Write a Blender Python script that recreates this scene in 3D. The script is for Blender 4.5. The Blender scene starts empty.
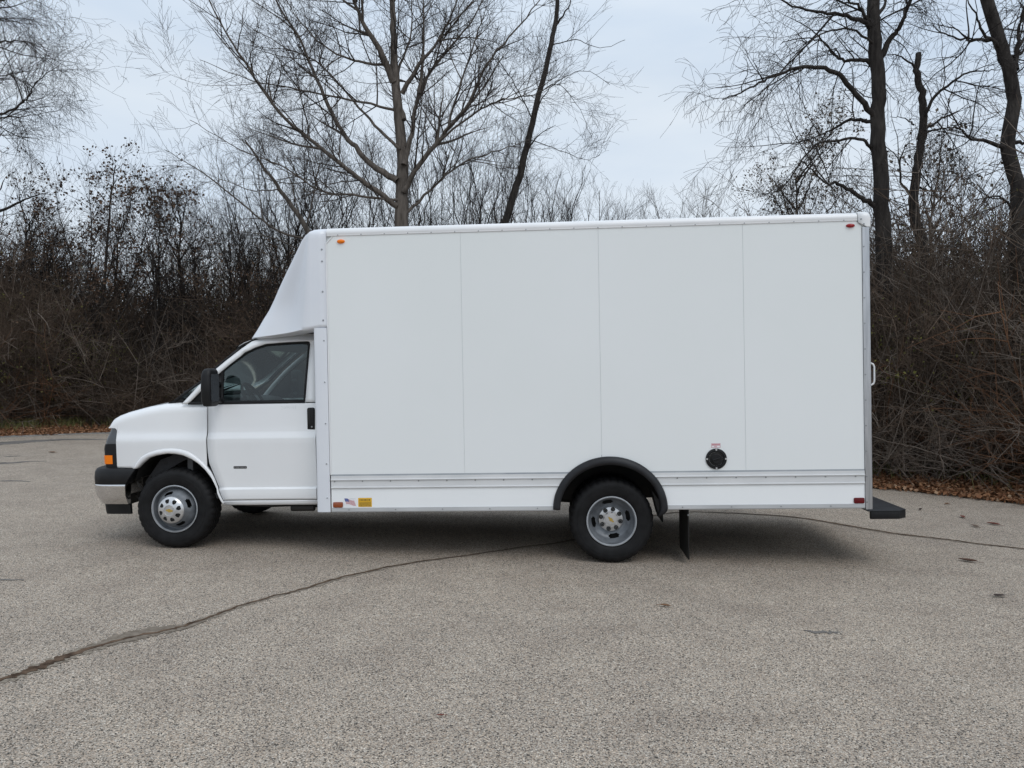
import bpy, bmesh, math, random
import numpy as np
from mathutils import Vector, Matrix
rnd = random.Random(7)
sc = bpy.context.scene
C = sc.collection
PI = math.pi
rad = math.radians

# ------------------------------------------------------------------ camera
cam_d = bpy.data.cameras.new('camera')
cam_d.sensor_width = 36.0
cam_d.lens = 27.04
cam_d.clip_start = 0.05
cam_d.clip_end = 2000
cam = bpy.data.objects.new('camera', cam_d)
C.objects.link(cam)
PITCH, ROLL, CAMH = -0.0137, -0.0106, 1.6674
cam.matrix_world = (Matrix.Translation((0, 0, CAMH)) @ Matrix.Rotation(PITCH, 4, 'X') @ Matrix.Rotation(ROLL, 4, 'Y')
                    @ Matrix.Rotation(PI/2, 4, 'X'))
sc.camera = cam

# ------------------------------------------------------------------ sky: thin overcast over a Nishita sky
SUN_EL, SUN_AZ = rad(52), rad(-158)          # azimuth measured from +Y towards +X (behind the camera, to the right)
SUN_AZ = rad(152)
world = bpy.data.worlds.new('World')
sc.world = world
world.use_nodes = True
wt = world.node_tree
wt.nodes.clear()
def wn(t, **kw):
    n = wt.nodes.new(t)
    for k, v in kw.items(): setattr(n, k, v)
    return n
w_out = wn('ShaderNodeOutputWorld')
w_bg = wn('ShaderNodeBackground'); w_bg.inputs['Strength'].default_value = 0.1
sky = wn('ShaderNodeTexSky', sky_type='NISHITA', sun_disc=False)
sky.sun_elevation = SUN_EL; sky.sun_rotation = SUN_AZ
sky.air_density = 1.0; sky.dust_density = 2.0
tc = wn('ShaderNodeTexCoord')
sep = wn('ShaderNodeSeparateXYZ')
wt.links.new(tc.outputs['Generated'], sep.inputs[0])
mp = wn('ShaderNodeMapping'); mp.inputs['Scale'].default_value = (1.5, 1.5, 6.0)
wt.links.new(tc.outputs['Generated'], mp.inputs[0])
nz = wn('ShaderNodeTexNoise'); nz.inputs['Scale'].default_value = 1.4; nz.inputs['Detail'].default_value = 5; nz.inputs['Roughness'].default_value = .5
wt.links.new(mp.outputs[0], nz.inputs['Vector'])
# cloud colour: pale grey-blue veils, a little brighter overhead
cr = wn('ShaderNodeValToRGB')
cr.color_ramp.elements[0].position = .32; cr.color_ramp.elements[0].color = (.61, .725, .87, 1)
cr.color_ramp.elements[1].position = .70; cr.color_ramp.elements[1].color = (.82, .89, .955, 1)
wt.links.new(nz.outputs['Fac'], cr.inputs[0])
hz = wn('ShaderNodeMapRange'); hz.inputs[1].default_value = 0.0; hz.inputs[2].default_value = 0.42; hz.inputs[3].default_value = .55; hz.inputs[4].default_value = 0.0
wt.links.new(sep.outputs['Z'], hz.inputs[0])
mh = wn('ShaderNodeMix', data_type='RGBA'); mh.inputs[7].default_value = (.865, .915, .96, 1)
wt.links.new(hz.outputs[0], mh.inputs[0]); wt.links.new(cr.outputs[0], mh.inputs[6])
up = wn('ShaderNodeMapRange'); up.inputs[1].default_value = 0.35; up.inputs[2].default_value = 1.0; up.inputs[3].default_value = 10.4; up.inputs[4].default_value = 14.5
wt.links.new(sep.outputs['Z'], up.inputs[0])
sc_c = wn('ShaderNodeVectorMath', operation='SCALE')
wt.links.new(mh.outputs[2], sc_c.inputs[0]); wt.links.new(up.outputs[0], sc_c.inputs['Scale'])
mx = wn('ShaderNodeMix', data_type='RGBA'); mx.inputs[0].default_value = .88
wt.links.new(sky.outputs[0], mx.inputs[6]); wt.links.new(sc_c.outputs[0], mx.inputs[7])
wt.links.new(mx.outputs[2], w_bg.inputs['Color'])
wt.links.new(w_bg.outputs[0], w_out.inputs[0])

# ------------------------------------------------------------------ sun through cloud: wide and weak
sun_d = bpy.data.lights.new('sun', 'SUN')
sun_d.energy = 0.9; sun_d.angle = rad(35); sun_d.color = (1, .965, .92)
sun = bpy.data.objects.new('sun', sun_d)
C.objects.link(sun)
sv = Vector((math.sin(SUN_AZ)*math.cos(SUN_EL), math.cos(SUN_AZ)*math.cos(SUN_EL), math.sin(SUN_EL)))
sun.rotation_euler = sv.to_track_quat('Z', 'Y').to_euler()

sc.view_settings.view_transform = 'Standard'
sc.view_settings.look = 'None'
sc.view_settings.exposure = 0.0
sc.view_settings.gamma = 1.0
sc.view_settings.use_curve_mapping = False

# ------------------------------------------------------------------ materials
def principled(name, col, rough=.5, metal=0., spec=.5, coat=0.):
    m = bpy.data.materials.new(name); m.use_nodes = True
    b = m.node_tree.nodes['Principled BSDF']
    b.inputs['Base Color'].default_value = (*col, 1)
    b.inputs['Roughness'].default_value = rough
    b.inputs['Metallic'].default_value = metal
    b.inputs['Specular IOR Level'].default_value = spec
    b.inputs['Coat Weight'].default_value = coat
    b.inputs['Coat Roughness'].default_value = .08
    return m
def N(m, t, **kw):
    n = m.node_tree.nodes.new(t)
    for k, v in kw.items(): setattr(n, k, v)
    return n
def lk(m, a, b): m.node_tree.links.new(a, b)
def bsdf(m): return m.node_tree.nodes['Principled BSDF']
def ramp(n, stops):
    r = n.color_ramp
    while len(r.elements) < len(stops): r.elements.new(.5)
    for e, (p, c) in zip(r.elements, stops): e.position = p; e.color = (*c, 1)
def vary(m, scale, c0, c1, lo=.35, hi=.65, detail=4, coord='Object', bump=0., bscale=None, stretch=None, dist=.01):
    t = N(m, 'ShaderNodeTexCoord'); src = t.outputs[coord]
    if stretch:
        mpn = N(m, 'ShaderNodeMapping'); mpn.inputs['Scale'].default_value = stretch
        lk(m, src, mpn.inputs[0]); src = mpn.outputs[0]
    n = N(m, 'ShaderNodeTexNoise'); n.inputs['Scale'].default_value = scale; n.inputs['Detail'].default_value = detail
    lk(m, src, n.inputs['Vector'])
    r = N(m, 'ShaderNodeValToRGB'); ramp(r, [(lo, c0), (hi, c1)])
    lk(m, n.outputs['Fac'], r.inputs[0]); lk(m, r.outputs[0], bsdf(m).inputs['Base Color'])
    if bump:
        n2 = N(m, 'ShaderNodeTexNoise'); n2.inputs['Scale'].default_value = bscale or scale*4; n2.inputs['Detail'].default_value = 3
        lk(m, src, n2.inputs['Vector'])
        b = N(m, 'ShaderNodeBump'); b.inputs['Strength'].default_value = bump; b.inputs['Distance'].default_value = dist
        lk(m, n2.outputs['Fac'], b.inputs['Height']); lk(m, b.outputs[0], bsdf(m).inputs['Normal'])
    return m
M = {}
M['paint'] = vary(principled('white_paint', (.8,.81,.82), .22, coat=.5), 1.3, (.76,.77,.785), (.80,.81,.82), bump=.02, bscale=1.5)
M['skirt'] = vary(principled('white_skirt_paint', (.85,.86,.87), .25, coat=.4), 1.3, (.83,.85,.865), (.86,.88,.89), bump=.02, bscale=1.5)
M['frp'] = vary(principled('white_panel', (.8,.8,.8), .34), .45, (.75,.775,.77), (.78,.80,.805), bump=.03, bscale=1.1, dist=.02)
M['gel'] = vary(principled('white_gelcoat', (.72,.74,.78), .3, coat=.2), 1.1, (.69,.715,.765), (.73,.75,.79), bump=.05, bscale=2.2, dist=.02)
M['rail'] = vary(principled('white_trim', (.78,.79,.8), .3), 3, (.74,.75,.76), (.80,.80,.81))
M['alu'] = vary(principled('aluminium', (.75,.76,.78), .34, metal=1), 6, (.42,.43,.45), (.54,.55,.57), stretch=(8,8,.6), bump=.03)
M['edge'] = vary(principled('grey_metal_edge', (.5,.51,.52), .4, metal=.2), 2, (.46,.47,.48), (.56,.57,.58))
M['rail_grey'] = vary(principled('pale_grey_rail', (.62,.63,.64), .35), 3, (.60,.61,.615), (.66,.665,.67))
M['recess_shade'] = vary(principled('grey_recess_shade', (.3,.32,.34), .5), 5, (.30,.325,.35), (.38,.40,.42))  # shade of the rail recess, put into a flat grey colour
M['rimlip'] = vary(principled('pale_rim_flange', (.45,.47,.5), .35, metal=.35), 12, (.36,.38,.40), (.46,.48,.51))
M['chrome'] = vary(principled('chrome', (.8,.8,.82), .14, metal=1), 2, (.62,.61,.60), (.72,.72,.73), bump=.04, bscale=3)
M['black'] = vary(principled('black_plastic', (.008,.008,.009), .5, spec=.3), 8, (.006,.006,.007), (.011,.011,.012), bump=.15, bscale=300, dist=.002)
M['grey_plastic'] = vary(principled('dark_grey_plastic', (.014,.015,.017), .5, spec=.3), 8, (.011,.011,.013), (.019,.020,.023), bump=.2, bscale=260, dist=.002)
M['rubber'] = vary(principled('tyre_rubber', (.007,.007,.008), .65, spec=.25), 14, (.005,.005,.0055), (.010,.010,.011), bump=.1, bscale=60, dist=.003)
M['under'] = vary(principled('underbody_black', (.012,.012,.012), .7), 6, (.008,.008,.008), (.02,.018,.016))
M['steel'] = vary(principled('painted_steel_rim', (.36,.38,.41), .42, metal=.35), 12, (.15,.162,.178), (.23,.246,.266), bump=.05, bscale=30)
M['hub'] = vary(principled('silver_hub', (.62,.63,.64), .3, metal=.7), 15, (.52,.53,.54), (.66,.66,.67))
M['gold'] = principled('gold_emblem', (.52,.36,.10), .35, metal=.5)
M['amber'] = principled('amber_lens', (.90,.21,.006), .3, spec=.3, coat=.1)
M['amber_dark'] = principled('amber_reflector', (.26,.055,.012), .2, coat=.5)
M['red'] = principled('red_lens', (.30,.008,.012), .25, spec=.35, coat=.1)
M['red_dark'] = principled('red_reflector', (.11,.003,.006), .3, spec=.3)
M['lens'] = principled('smoked_lens', (.05,.054,.06), .14, coat=.5)
M['seat'] = vary(principled('grey_seat_cloth', (.08,.085,.09), .9), 30, (.06,.063,.067), (.11,.115,.12))
M['dash'] = vary(principled('dashboard_plastic', (.06,.06,.062), .6), 30, (.05,.05,.052), (.07,.07,.072))
M['scratch'] = principled('grey_grease_pencil', (.55,.56,.58), .8)
M['yellow'] = principled('yellow_sticker', (.75,.43,.02), .4)
M['ink'] = principled('black_ink', (.03,.03,.03), .5)
M['blue'] = principled('flag_blue', (.03,.06,.28), .4)
M['flagred'] = principled('flag_red', (.52,.12,.14), .4)
M['white'] = principled('white_vinyl', (.8,.8,.82), .4)
M['pink'] = principled('faded_red_sticker', (.60,.43,.46), .5)
M['screw'] = principled('zinc_screw', (.30,.31,.32), .4, metal=.8)
M['gap'] = principled('panel_joint_sealant', (.60,.62,.63), .6)  # pale grey sealant filling the side panel joints
# tinted glass: tinted see-through with a clear reflection
def glass(name, tint, refl=1.45, rough=.02):
    m = bpy.data.materials.new(name); m.use_nodes = True
    nt = m.node_tree; nt.nodes.clear()
    o = N(m, 'ShaderNodeOutputMaterial'); mixn = N(m, 'ShaderNodeMixShader'); fr = N(m, 'ShaderNodeFresnel'); fr.inputs[0].default_value = refl
    tr = N(m, 'ShaderNodeBsdfTransparent'); tr.inputs[0].default_value = (*tint, 1)
    gl = N(m, 'ShaderNodeBsdfGlossy'); gl.inputs['Roughness'].default_value = rough; gl.inputs[0].default_value = (.95, 1, 1, 1)
    lk(m, fr.outputs[0], mixn.inputs[0]); lk(m, tr.outputs[0], mixn.inputs[1]); lk(m, gl.outputs[0], mixn.inputs[2]); lk(m, mixn.outputs[0], o.inputs[0])
    return m
M['glass'] = glass('tinted_window_glass', (.46,.56,.55), 1.66)
M['screen'] = glass('windshield_glass', (.62,.68,.66), 1.07, .08)
M['mirror'] = principled('mirror_glass', (.7,.72,.74), .04, metal=1)

def asphalt():
    m = principled('worn_asphalt', (.2,.19,.18), .85, spec=.3)
    t = N(m, 'ShaderNodeTexCoord')
    def vor(scale):
        v = N(m, 'ShaderNodeTexVoronoi'); v.inputs['Scale'].default_value = scale
        lk(m, t.outputs['Object'], v.inputs['Vector']); return v
    v1 = vor(160); v2 = vor(340)
    r1 = N(m, 'ShaderNodeSeparateColor'); lk(m, v1.outputs['Color'], r1.inputs[0])
    stone = N(m, 'ShaderNodeValToRGB')
    ramp(stone, [(0., (.045,.042,.038)), (.12, (.085,.077,.066)), (.25, (.312,.267,.221)), (.66, (.417,.358,.296)), (.88, (.497,.433,.360)), (1., (.72,.645,.55))])
    lk(m, r1.outputs[0], stone.inputs[0])
    hue = N(m, 'ShaderNodeValToRGB'); ramp(hue, [(0., (1.06,.97,.90)), (.5, (1,1,1)), (1., (.95,.99,1.04))])
    lk(m, r1.outputs[1], hue.inputs[0])
    mul = N(m, 'ShaderNodeMix', data_type='RGBA', blend_type='MULTIPLY'); mul.inputs[0].default_value = 1
    lk(m, stone.outputs[0], mul.inputs[6]); lk(m, hue.outputs[0], mul.inputs[7])
    # binder showing between the stones
    edge = N(m, 'ShaderNodeValToRGB'); ramp(edge, [(.40, (1,1,1)), (.85, (.62,.61,.60))])
    sd = N(m, 'ShaderNodeMath', operation='MULTIPLY'); sd.inputs[1].default_value = 1.0
    lk(m, v1.outputs['Distance'], sd.inputs[0]); lk(m, sd.outputs[0], edge.inputs[0])
    mul2 = N(m, 'ShaderNodeMix', data_type='RGBA', blend_type='MULTIPLY'); mul2.inputs[0].default_value = 1
    lk(m, mul.outputs[2], mul2.inputs[6]); lk(m, edge.outputs[0], mul2.inputs[7])
    # fine grit
    g = N(m, 'ShaderNodeSeparateColor'); lk(m, v2.outputs['Color'], g.inputs[0])
    gr = N(m, 'ShaderNodeValToRGB'); ramp(gr, [(0., (.72,.72,.72)), (.5, (1,1,1)), (1., (1.25,1.24,1.22))])
    lk(m, g.outputs[0], gr.inputs[0])
    mul3 = N(m, 'ShaderNodeMix', data_type='RGBA', blend_type='MULTIPLY'); mul3.inputs[0].default_value = .8
    lk(m, mul2.outputs[2], mul3.inputs[6]); lk(m, gr.outputs[0], mul3.inputs[7])
    # wear: large lighter / darker areas, drag marks and old stains
    cur = mul3.outputs[2]
    for scale, st, stops in ((.35, (1,1,1), [(.3, (.93,.93,.93)), (.7, (1.07,1.065,1.05))]),
                             (2.2, (1,1,1), [(.3, (.90,.89,.89)), (.62, (1.05,1.05,1.05))]),
                             (1.1, (.35,1.6,1), [(.27, (.84,.83,.83)), (.38, (1,1,1))]),
                             (9., (1,1,1), [(.25, (.96,.96,.96)), (.6, (1.02,1.02,1.02))])):
        mpn = N(m, 'ShaderNodeMapping'); mpn.inputs['Scale'].default_value = st; mpn.inputs['Location'].default_value = (scale*3.1, 1.7, 0)
        lk(m, t.outputs['Object'], mpn.inputs[0])
        n = N(m, 'ShaderNodeTexNoise'); n.inputs['Scale'].default_value = scale; n.inputs['Detail'].default_value = 5
        lk(m, mpn.outputs[0], n.inputs['Vector'])
        r = N(m, 'ShaderNodeValToRGB'); ramp(r, stops); lk(m, n.outputs['Fac'], r.inputs[0])
        x = N(m, 'ShaderNodeMix', data_type='RGBA', blend_type='MULTIPLY'); x.inputs[0].default_value = 1
        lk(m, cur, x.inputs[6]); lk(m, r.outputs[0], x.inputs[7]); cur = x.outputs[2]
    lk(m, cur, bsdf(m).inputs['Base Color'])
    bp = N(m, 'ShaderNodeBump'); bp.inputs['Strength'].default_value = .5; bp.inputs['Distance'].default_value = .004; bp.invert = True
    lk(m, v1.outputs['Distance'], bp.inputs['Height']); lk(m, bp.outputs[0], bsdf(m).inputs['Normal'])
    return m
M['asphalt'] = asphalt()
M['soil'] = vary(principled('forest_floor', (.05,.038,.028), 1., spec=.1), 3., (.03,.024,.018), (.085,.058,.038), bump=.6, bscale=20, dist=.03)
M['crack'] = vary(principled('crack_filled_with_dirt', (.05,.035,.027), 1., spec=.1), 14, (.050,.033,.023), (.145,.098,.068), bump=.5, bscale=120)
M['dirt'] = vary(principled('washed_in_silt', (.13,.10,.08), 1., spec=.1), 25, (.15,.125,.10), (.225,.19,.155), bump=.3, bscale=120)
M['concrete'] = vary(principled('weathered_concrete', (.22,.21,.2), .9), 5, (.15,.145,.135), (.25,.24,.225), bump=.3, bscale=60)
def bark(name, c0, c1):
    return vary(principled(name, c0, .95, spec=.15), 14, c0, c1, .3, .7, 5, bump=.9, bscale=30, stretch=(1,1,.22), dist=.03)
M['bark_grey'] = bark('grey_brown_bark', (.070,.060,.052), (.155,.134,.117))
M['bark_dark'] = bark('dark_bark', (.022,.019,.018), (.060,.053,.048))
M['twig'] = vary(principled('twig_bark', (.05,.042,.038), .95, spec=.15), 2, (.042,.036,.033), (.075,.062,.054))
M['twig_dark'] = vary(principled('dark_twig_bark', (.03,.026,.024), .95, spec=.15), 2, (.026,.022,.021), (.048,.041,.037))
M['brush'] = vary(principled('brush_stems', (.05,.04,.034), .95, spec=.1), .7, (.055,.042,.033), (.145,.106,.080))
M['brush_rust'] = vary(principled('rusty_dead_stems', (.14,.07,.04), .95, spec=.1), .9, (.09,.05,.032), (.20,.105,.06))
M['brush_pale'] = vary(principled('dry_grey_stems', (.12,.10,.085), .95, spec=.1), .9, (.10,.084,.07), (.23,.19,.16))
def leafmat(name, stops, rough=.7):
    m = principled(name, stops[0], rough, spec=.25)
    t = N(m, 'ShaderNodeNewGeometry')
    r = N(m, 'ShaderNodeValToRGB'); ramp(r, [(i/(len(stops)-1), c) for i, c in enumerate(stops)])
    lk(m, t.outputs['Random Per Island'], r.inputs[0]); lk(m, r.outputs[0], bsdf(m).inputs['Base Color'])
    return m
M['leaf_brown'] = leafmat('clinging_brown_leaves', [(.045,.030,.022), (.09,.055,.036), (.13,.08,.05), (.07,.05,.04)])
M['leaf_grey'] = leafmat('clinging_grey_leaves', [(.10,.078,.058), (.17,.135,.10), (.13,.10,.075)])
M['leaf_green'] = leafmat('last_green_leaves', [(.075,.085,.02), (.11,.115,.028), (.15,.14,.035), (.12,.10,.035)])
M['litter'] = leafmat('fallen_leaf_litter', [(.09,.04,.02), (.19,.085,.04), (.28,.135,.065), (.35,.19,.10), (.14,.066,.034), (.24,.105,.05), (.42,.29,.19)])
M['grass'] = leafmat('short_grass', [(.09,.11,.03), (.13,.15,.045), (.19,.18,.07), (.24,.20,.10)])

# ------------------------------------------------------------------ helpers
def tag(o, label=None, cat=None, group=None, kind=None):
    if label: o['label'] = label
    if cat: o['category'] = cat
    if group: o['group'] = group
    if kind: o['kind'] = kind
    return o
def empty(name, loc=(0,0,0)):
    o = bpy.data.objects.new(name, None); o.location = loc; o.empty_display_size = .2
    C.objects.link(o); return o
class MB:
    """collects shapes, links them as ONE mesh object"""
    def __init__(s): s.v = []; s.f = []; s.m = []
    def add(s, vs, fs, m=0):
        b = len(s.v); s.v += [tuple(p) for p in vs]
        for f in fs: s.f.append(tuple(b+i for i in f)); s.m.append(m)
        return s
    def box(s, x0, x1, y0, y1, z0, z1, m=0):
        return s.add([(x0,y0,z0),(x1,y0,z0),(x1,y1,z0),(x0,y1,z0),(x0,y0,z1),(x1,y0,z1),(x1,y1,z1),(x0,y1,z1)],
                     [(0,3,2,1),(4,5,6,7),(0,1,5,4),(1,2,6,5),(2,3,7,6),(3,0,4,7)], m)
    def prism(s, poly, a0, a1, axis='y', m=0):
        """extrude a 2D outline: axis y -> (x,z) outline, axis x -> (y,z), axis z -> (x,y)"""
        n = len(poly)
        def P(p, a): return {'y': (p[0], a, p[1]), 'x': (a, p[0], p[1]), 'z': (p[0], p[1], a)}[axis]
        vs = [P(p, a0) for p in poly] + [P(p, a1) for p in poly]
        fs = [tuple(range(n)), tuple(range(2*n-1, n-1, -1))] + [(i, n+i, n+(i+1) % n, (i+1) % n) for i in range(n)]
        return s.add(vs, fs, m)
    def grid(s, rows, m=0, closed=False):
        nr, nc = len(rows), len(rows[0])
        vs = [p for r in rows for p in r]
        fs = []
        for i in range(nr-1):
            for j in range(nc if closed else nc-1):
                k = (j+1) % nc
                fs.append((i*nc+j, i*nc+k, (i+1)*nc+k, (i+1)*nc+j))
        return s.add(vs, fs, m)
    def lathe(s, prof, seg=64, m=0, center=(0,0,0), skip=None, rmod=None):
        """profile of (y, r) spun round the y axis"""
        cx, cy, cz = center
        vs = []
        for j, (y, r) in enumerate(prof):
            for i in range(seg):
                a = 2*PI*i/seg
                rr = r if rmod is None else rmod(j, i, r)
                vs.append((cx+rr*math.cos(a), cy+y, cz+rr*math.sin(a)))
        fs = []
        for j in range(len(prof)-1):
            for i in range(seg):
                if skip and skip(j, i): continue
                k = (i+1) % seg
                fs.append((j*seg+i, (j+1)*seg+i, (j+1)*seg+k, j*seg+k))
        return s.add(vs, fs, m)
    def disc(s, c, r, n=20, m=0, ny=-1, ry=None):
        vs = [(c[0]+r*math.cos(2*PI*i/n), c[1], c[2]+(ry or r)*math.sin(2*PI*i/n)) for i in range(n)]
        return s.add(vs, [tuple(range(n))], m)
    def cyl(s, c, r, y0, y1, n=20, m=0, rz=None):
        return s.prism([(c[0]+r*math.cos(2*PI*i/n), c[1]+(rz or r)*math.sin(2*PI*i/n)) for i in range(n)], y0, y1, 'y', m)
    def tube(s, pts, r, n=8, m=0, caps=True):
        pts = [Vector(p) for p in pts]; rows = []
        rs = r if isinstance(r, (list, tuple)) else [r]*len(pts)
        ref = None
        for i, p in enumerate(pts):
            t = (pts[min(i+1, len(pts)-1)]-pts[max(i-1, 0)]).normalized()
            if ref is None: ref = t.orthogonal().normalized()
            ref = (ref - t*ref.dot(t)).normalized(); b = t.cross(ref)
            rows.append([tuple(p+(ref*math.cos(2*PI*k/n)+b*math.sin(2*PI*k/n))*rs[i]) for k in range(n)])
        s.grid(rows, m, True)
        if caps:
            b = len(s.v); k = len(rows)*n
            s.f.append(tuple(range(b-k, b-k+n))); s.m.append(m)
            s.f.append(tuple(range(b-1, b-n-1, -1))); s.m.append(m)
        return s
    def build(s, name, mats, parent=None, bevel=0., seg=2, angle=32, smooth=True, flip=False, weld=False, thick=0.):
        me = bpy.data.meshes.new(name)
        me.from_pydata(s.v, [], s.f)
        for m in (mats if isinstance(mats, (list, tuple)) else [mats]): me.materials.append(m)
        me.polygons.foreach_set('material_index', s.m)
        bm = bmesh.new(); bm.from_mesh(me)
        if weld: bmesh.ops.remove_doubles(bm, verts=bm.verts, dist=1e-4)
        bmesh.ops.recalc_face_normals(bm, faces=bm.faces)
        if bevel:
            es = [e for e in bm.edges if len(e.link_faces) == 2 and e.calc_face_angle(0) > rad(28)]
            bmesh.ops.bevel(bm, geom=es, offset=bevel, segments=seg, profile=.5, affect='EDGES', clamp_overlap=True)
        bm.to_mesh(me); bm.free()
        if smooth:
            me.shade_smooth(); me.set_sharp_from_angle(angle=rad(angle))
        o = bpy.data.objects.new(name, me); C.objects.link(o)
        if parent: o.parent = parent
        if thick:
            md = o.modifiers.new('thickness', 'SOLIDIFY'); md.thickness = thick; md.offset = 0
        return o

def np_mesh(name, parts, mats, parent=None, smooth=False):
    """parts: list of (verts Nx3, faces Mxk int, material index); one mesh object"""
    vs, loops, sizes, mi, b = [], [], [], [], 0
    for v, f, m in parts:
        if len(v) == 0: continue
        vs.append(np.asarray(v, np.float32)); loops.append((np.asarray(f)+b).ravel()); sizes.append(np.full(len(f), f.shape[1])); mi.append(np.full(len(f), m)); b += len(v)
    v = np.concatenate(vs); l = np.concatenate(loops).astype(np.int32); s = np.concatenate(sizes).astype(np.int32); mi = np.concatenate(mi).astype(np.int32)
    me = bpy.data.meshes.new(name)
    me.vertices.add(len(v)); me.vertices.foreach_set('co', v.ravel())
    me.loops.add(len(l)); me.loops.foreach_set('vertex_index', l)
    me.polygons.add(len(s)); me.polygons.foreach_set('loop_start', np.concatenate([[0], np.cumsum(s)[:-1]]).astype(np.int32))
    me.polygons.foreach_set('loop_total', s)
    for m in (mats if isinstance(mats, (list, tuple)) else [mats]): me.materials.append(m)
    me.polygons.foreach_set('material_index', mi)
    me.update(calc_edges=True); me.validate()
    if smooth: me.shade_smooth()
    o = bpy.data.objects.new(name, me); C.objects.link(o)
    if parent: o.parent = parent
    return o

def tubes(polys, sides):
    """polylines [(pts, radii)] -> list of (verts, quads)"""
    by = {}
    for p, r in polys: by.setdefault(len(p), []).append((p, r))
    out = []
    for n, lst in by.items():
        P = np.array([a for a, _ in lst], float); Rr = np.array([r for _, r in lst], float)
        T = np.gradient(P, axis=1); T /= np.linalg.norm(T, axis=2, keepdims=True)+1e-9
        mean = P[:, -1]-P[:, 0]; mean /= np.linalg.norm(mean, axis=1, keepdims=True)+1e-9
        ref = np.where(np.abs(mean[:, 2:3]) < .8, np.array([[0, 0, 1.]]), np.array([[1., .3, 0]]))
        A = np.cross(T, ref[:, None, :]); A /= np.linalg.norm(A, axis=2, keepdims=True)+1e-9
        B = np.cross(T, A)
        ang = np.arange(sides)*2*PI/sides
        V = P[:, :, None, :] + Rr[:, :, None, None]*(A[:, :, None, :]*np.cos(ang)[None, None, :, None]+B[:, :, None, :]*np.sin(ang)[None, None, :, None])
        m = len(lst)
        idx = np.arange(m*n*sides).reshape(m, n, sides)
        a = idx[:, :-1]; b = idx[:, 1:]
        q = np.stack([a, np.roll(a, -1, 2), np.roll(b, -1, 2), b], -1).reshape(-1, 4)
        out.append((V.reshape(-1, 3), q))
    return out
def leaves(centers, size, rng, flat=0.):
    """small folded leaf shapes, two quads each"""
    n = len(centers)
    c = np.asarray(centers, float)
    d = rng.normal(size=(n, 3)); d[:, 2] *= (1-flat); d /= np.linalg.norm(d, axis=1, keepdims=True)
    u = rng.normal(size=(n, 3)); u[:, 2] *= (1-flat)
    u -= d*np.sum(u*d, 1, keepdims=True); u /= np.linalg.norm(u, axis=1, keepdims=True)
    w = np.cross(d, u)
    L = size*rng.uniform(.6, 1.3, (n, 1)); W = L*rng.uniform(.26, .42, (n, 1)); K = W*rng.uniform(.1, .7, (n, 1))
    V = np.stack([c-d*L*.5, c+u*W+w*K, c+d*L*.5+w*K*.3, c-u*W+w*K, c], 1).reshape(-1, 3)
    b = (np.arange(n)*5)[:, None]
    q = np.concatenate([b+np.array([[0, 4, 2, 1]]), b+np.array([[0, 3, 2, 4]])])
    return V, q
# =================================================================== ground
EDGE = [(-60,-14),(-38,2),(-25,11.5),(-18,15.6),(-14.5,17.4),(-12.4,18.65),(-11.5,19.5),(-10.7,20.1),(-9,20.3),(-6.5,19.7),(-3.5,18.4),(-.5,16.6),(2.4,14.3),(4.2,12.75),(5.35,11.8),(5.83,11.45),(6.84,10.25),(8.2,8.6),(11,5),(15,-1),(22,-12),(26,-30)]
def smooth_poly(P, k=6):
    out = []
    for i in range(len(P)-1):
        p0, p1, p2, p3 = (np.array(P[max(0, min(len(P)-1, j))], float) for j in (i-1, i, i+1, i+2))
        for t in np.arange(k)/k:
            out.append(tuple(.5*((2*p1)+(-p0+p2)*t+(2*p0-5*p1+4*p2-p3)*t*t+(-p0+3*p1-3*p2+p3)*t**3)))
    return out+[P[-1]]
ES = np.array(smooth_poly(EDGE, 10))
erng = np.random.default_rng(5)
d_ = np.gradient(ES, axis=0); d_ /= np.linalg.norm(d_, axis=1, keepdims=True)
EN = np.stack([-d_[:, 1], d_[:, 0]], 1)          # points into the wood
wob = np.convolve(erng.normal(size=len(ES)), np.ones(3)/3, 'same')*.09
ESW = ES+EN*wob[:, None]
me = MB()
# forest floor: a sheet to the horizon, gently uneven
rows = []
for y in list(np.linspace(-60, 60, 61))+[90, 150, 300, 700]:
    rows.append([(x, y, -.006+(.0 if -60 < y < 60 and -60 < x < 60 else 0)) for x in [-700,-300,-120]+list(np.linspace(-60, 60, 61))+[120,300,700]])
me.grid(rows)
tag(me.build('forest_floor', M['soil'], smooth=False), kind='structure')
lot = MB()
lot.add([(x, y, .0) for x, y in ESW]+[(26,-60,0),(-60,-60,0)], [tuple(range(len(ESW)+1, -1, -1))])
tag(lot.build('parking_lot', M['asphalt'], smooth=False), kind='structure')
# pale concrete edging where the lot meets the wood on the left
sel = [i for i in range(len(ES)) if -16 < ES[i][0] < -8.6 and ES[i][1] > 10]
mb = MB()
mb.grid([[tuple(ESW[i]+EN[i]*o)+(z,) for o, z in ((-.30,.003),(-.27,.022),(.02,.032),(.05,.0))] for i in sel])
tag(mb.build('edging_strip', M['concrete'], angle=50), kind='structure')
M['stain'] = vary(principled('dirt_stained_asphalt', (.2,.175,.145), 1., spec=.1), 60, (.16,.135,.11), (.30,.26,.21), bump=.4, bscale=140)
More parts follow.
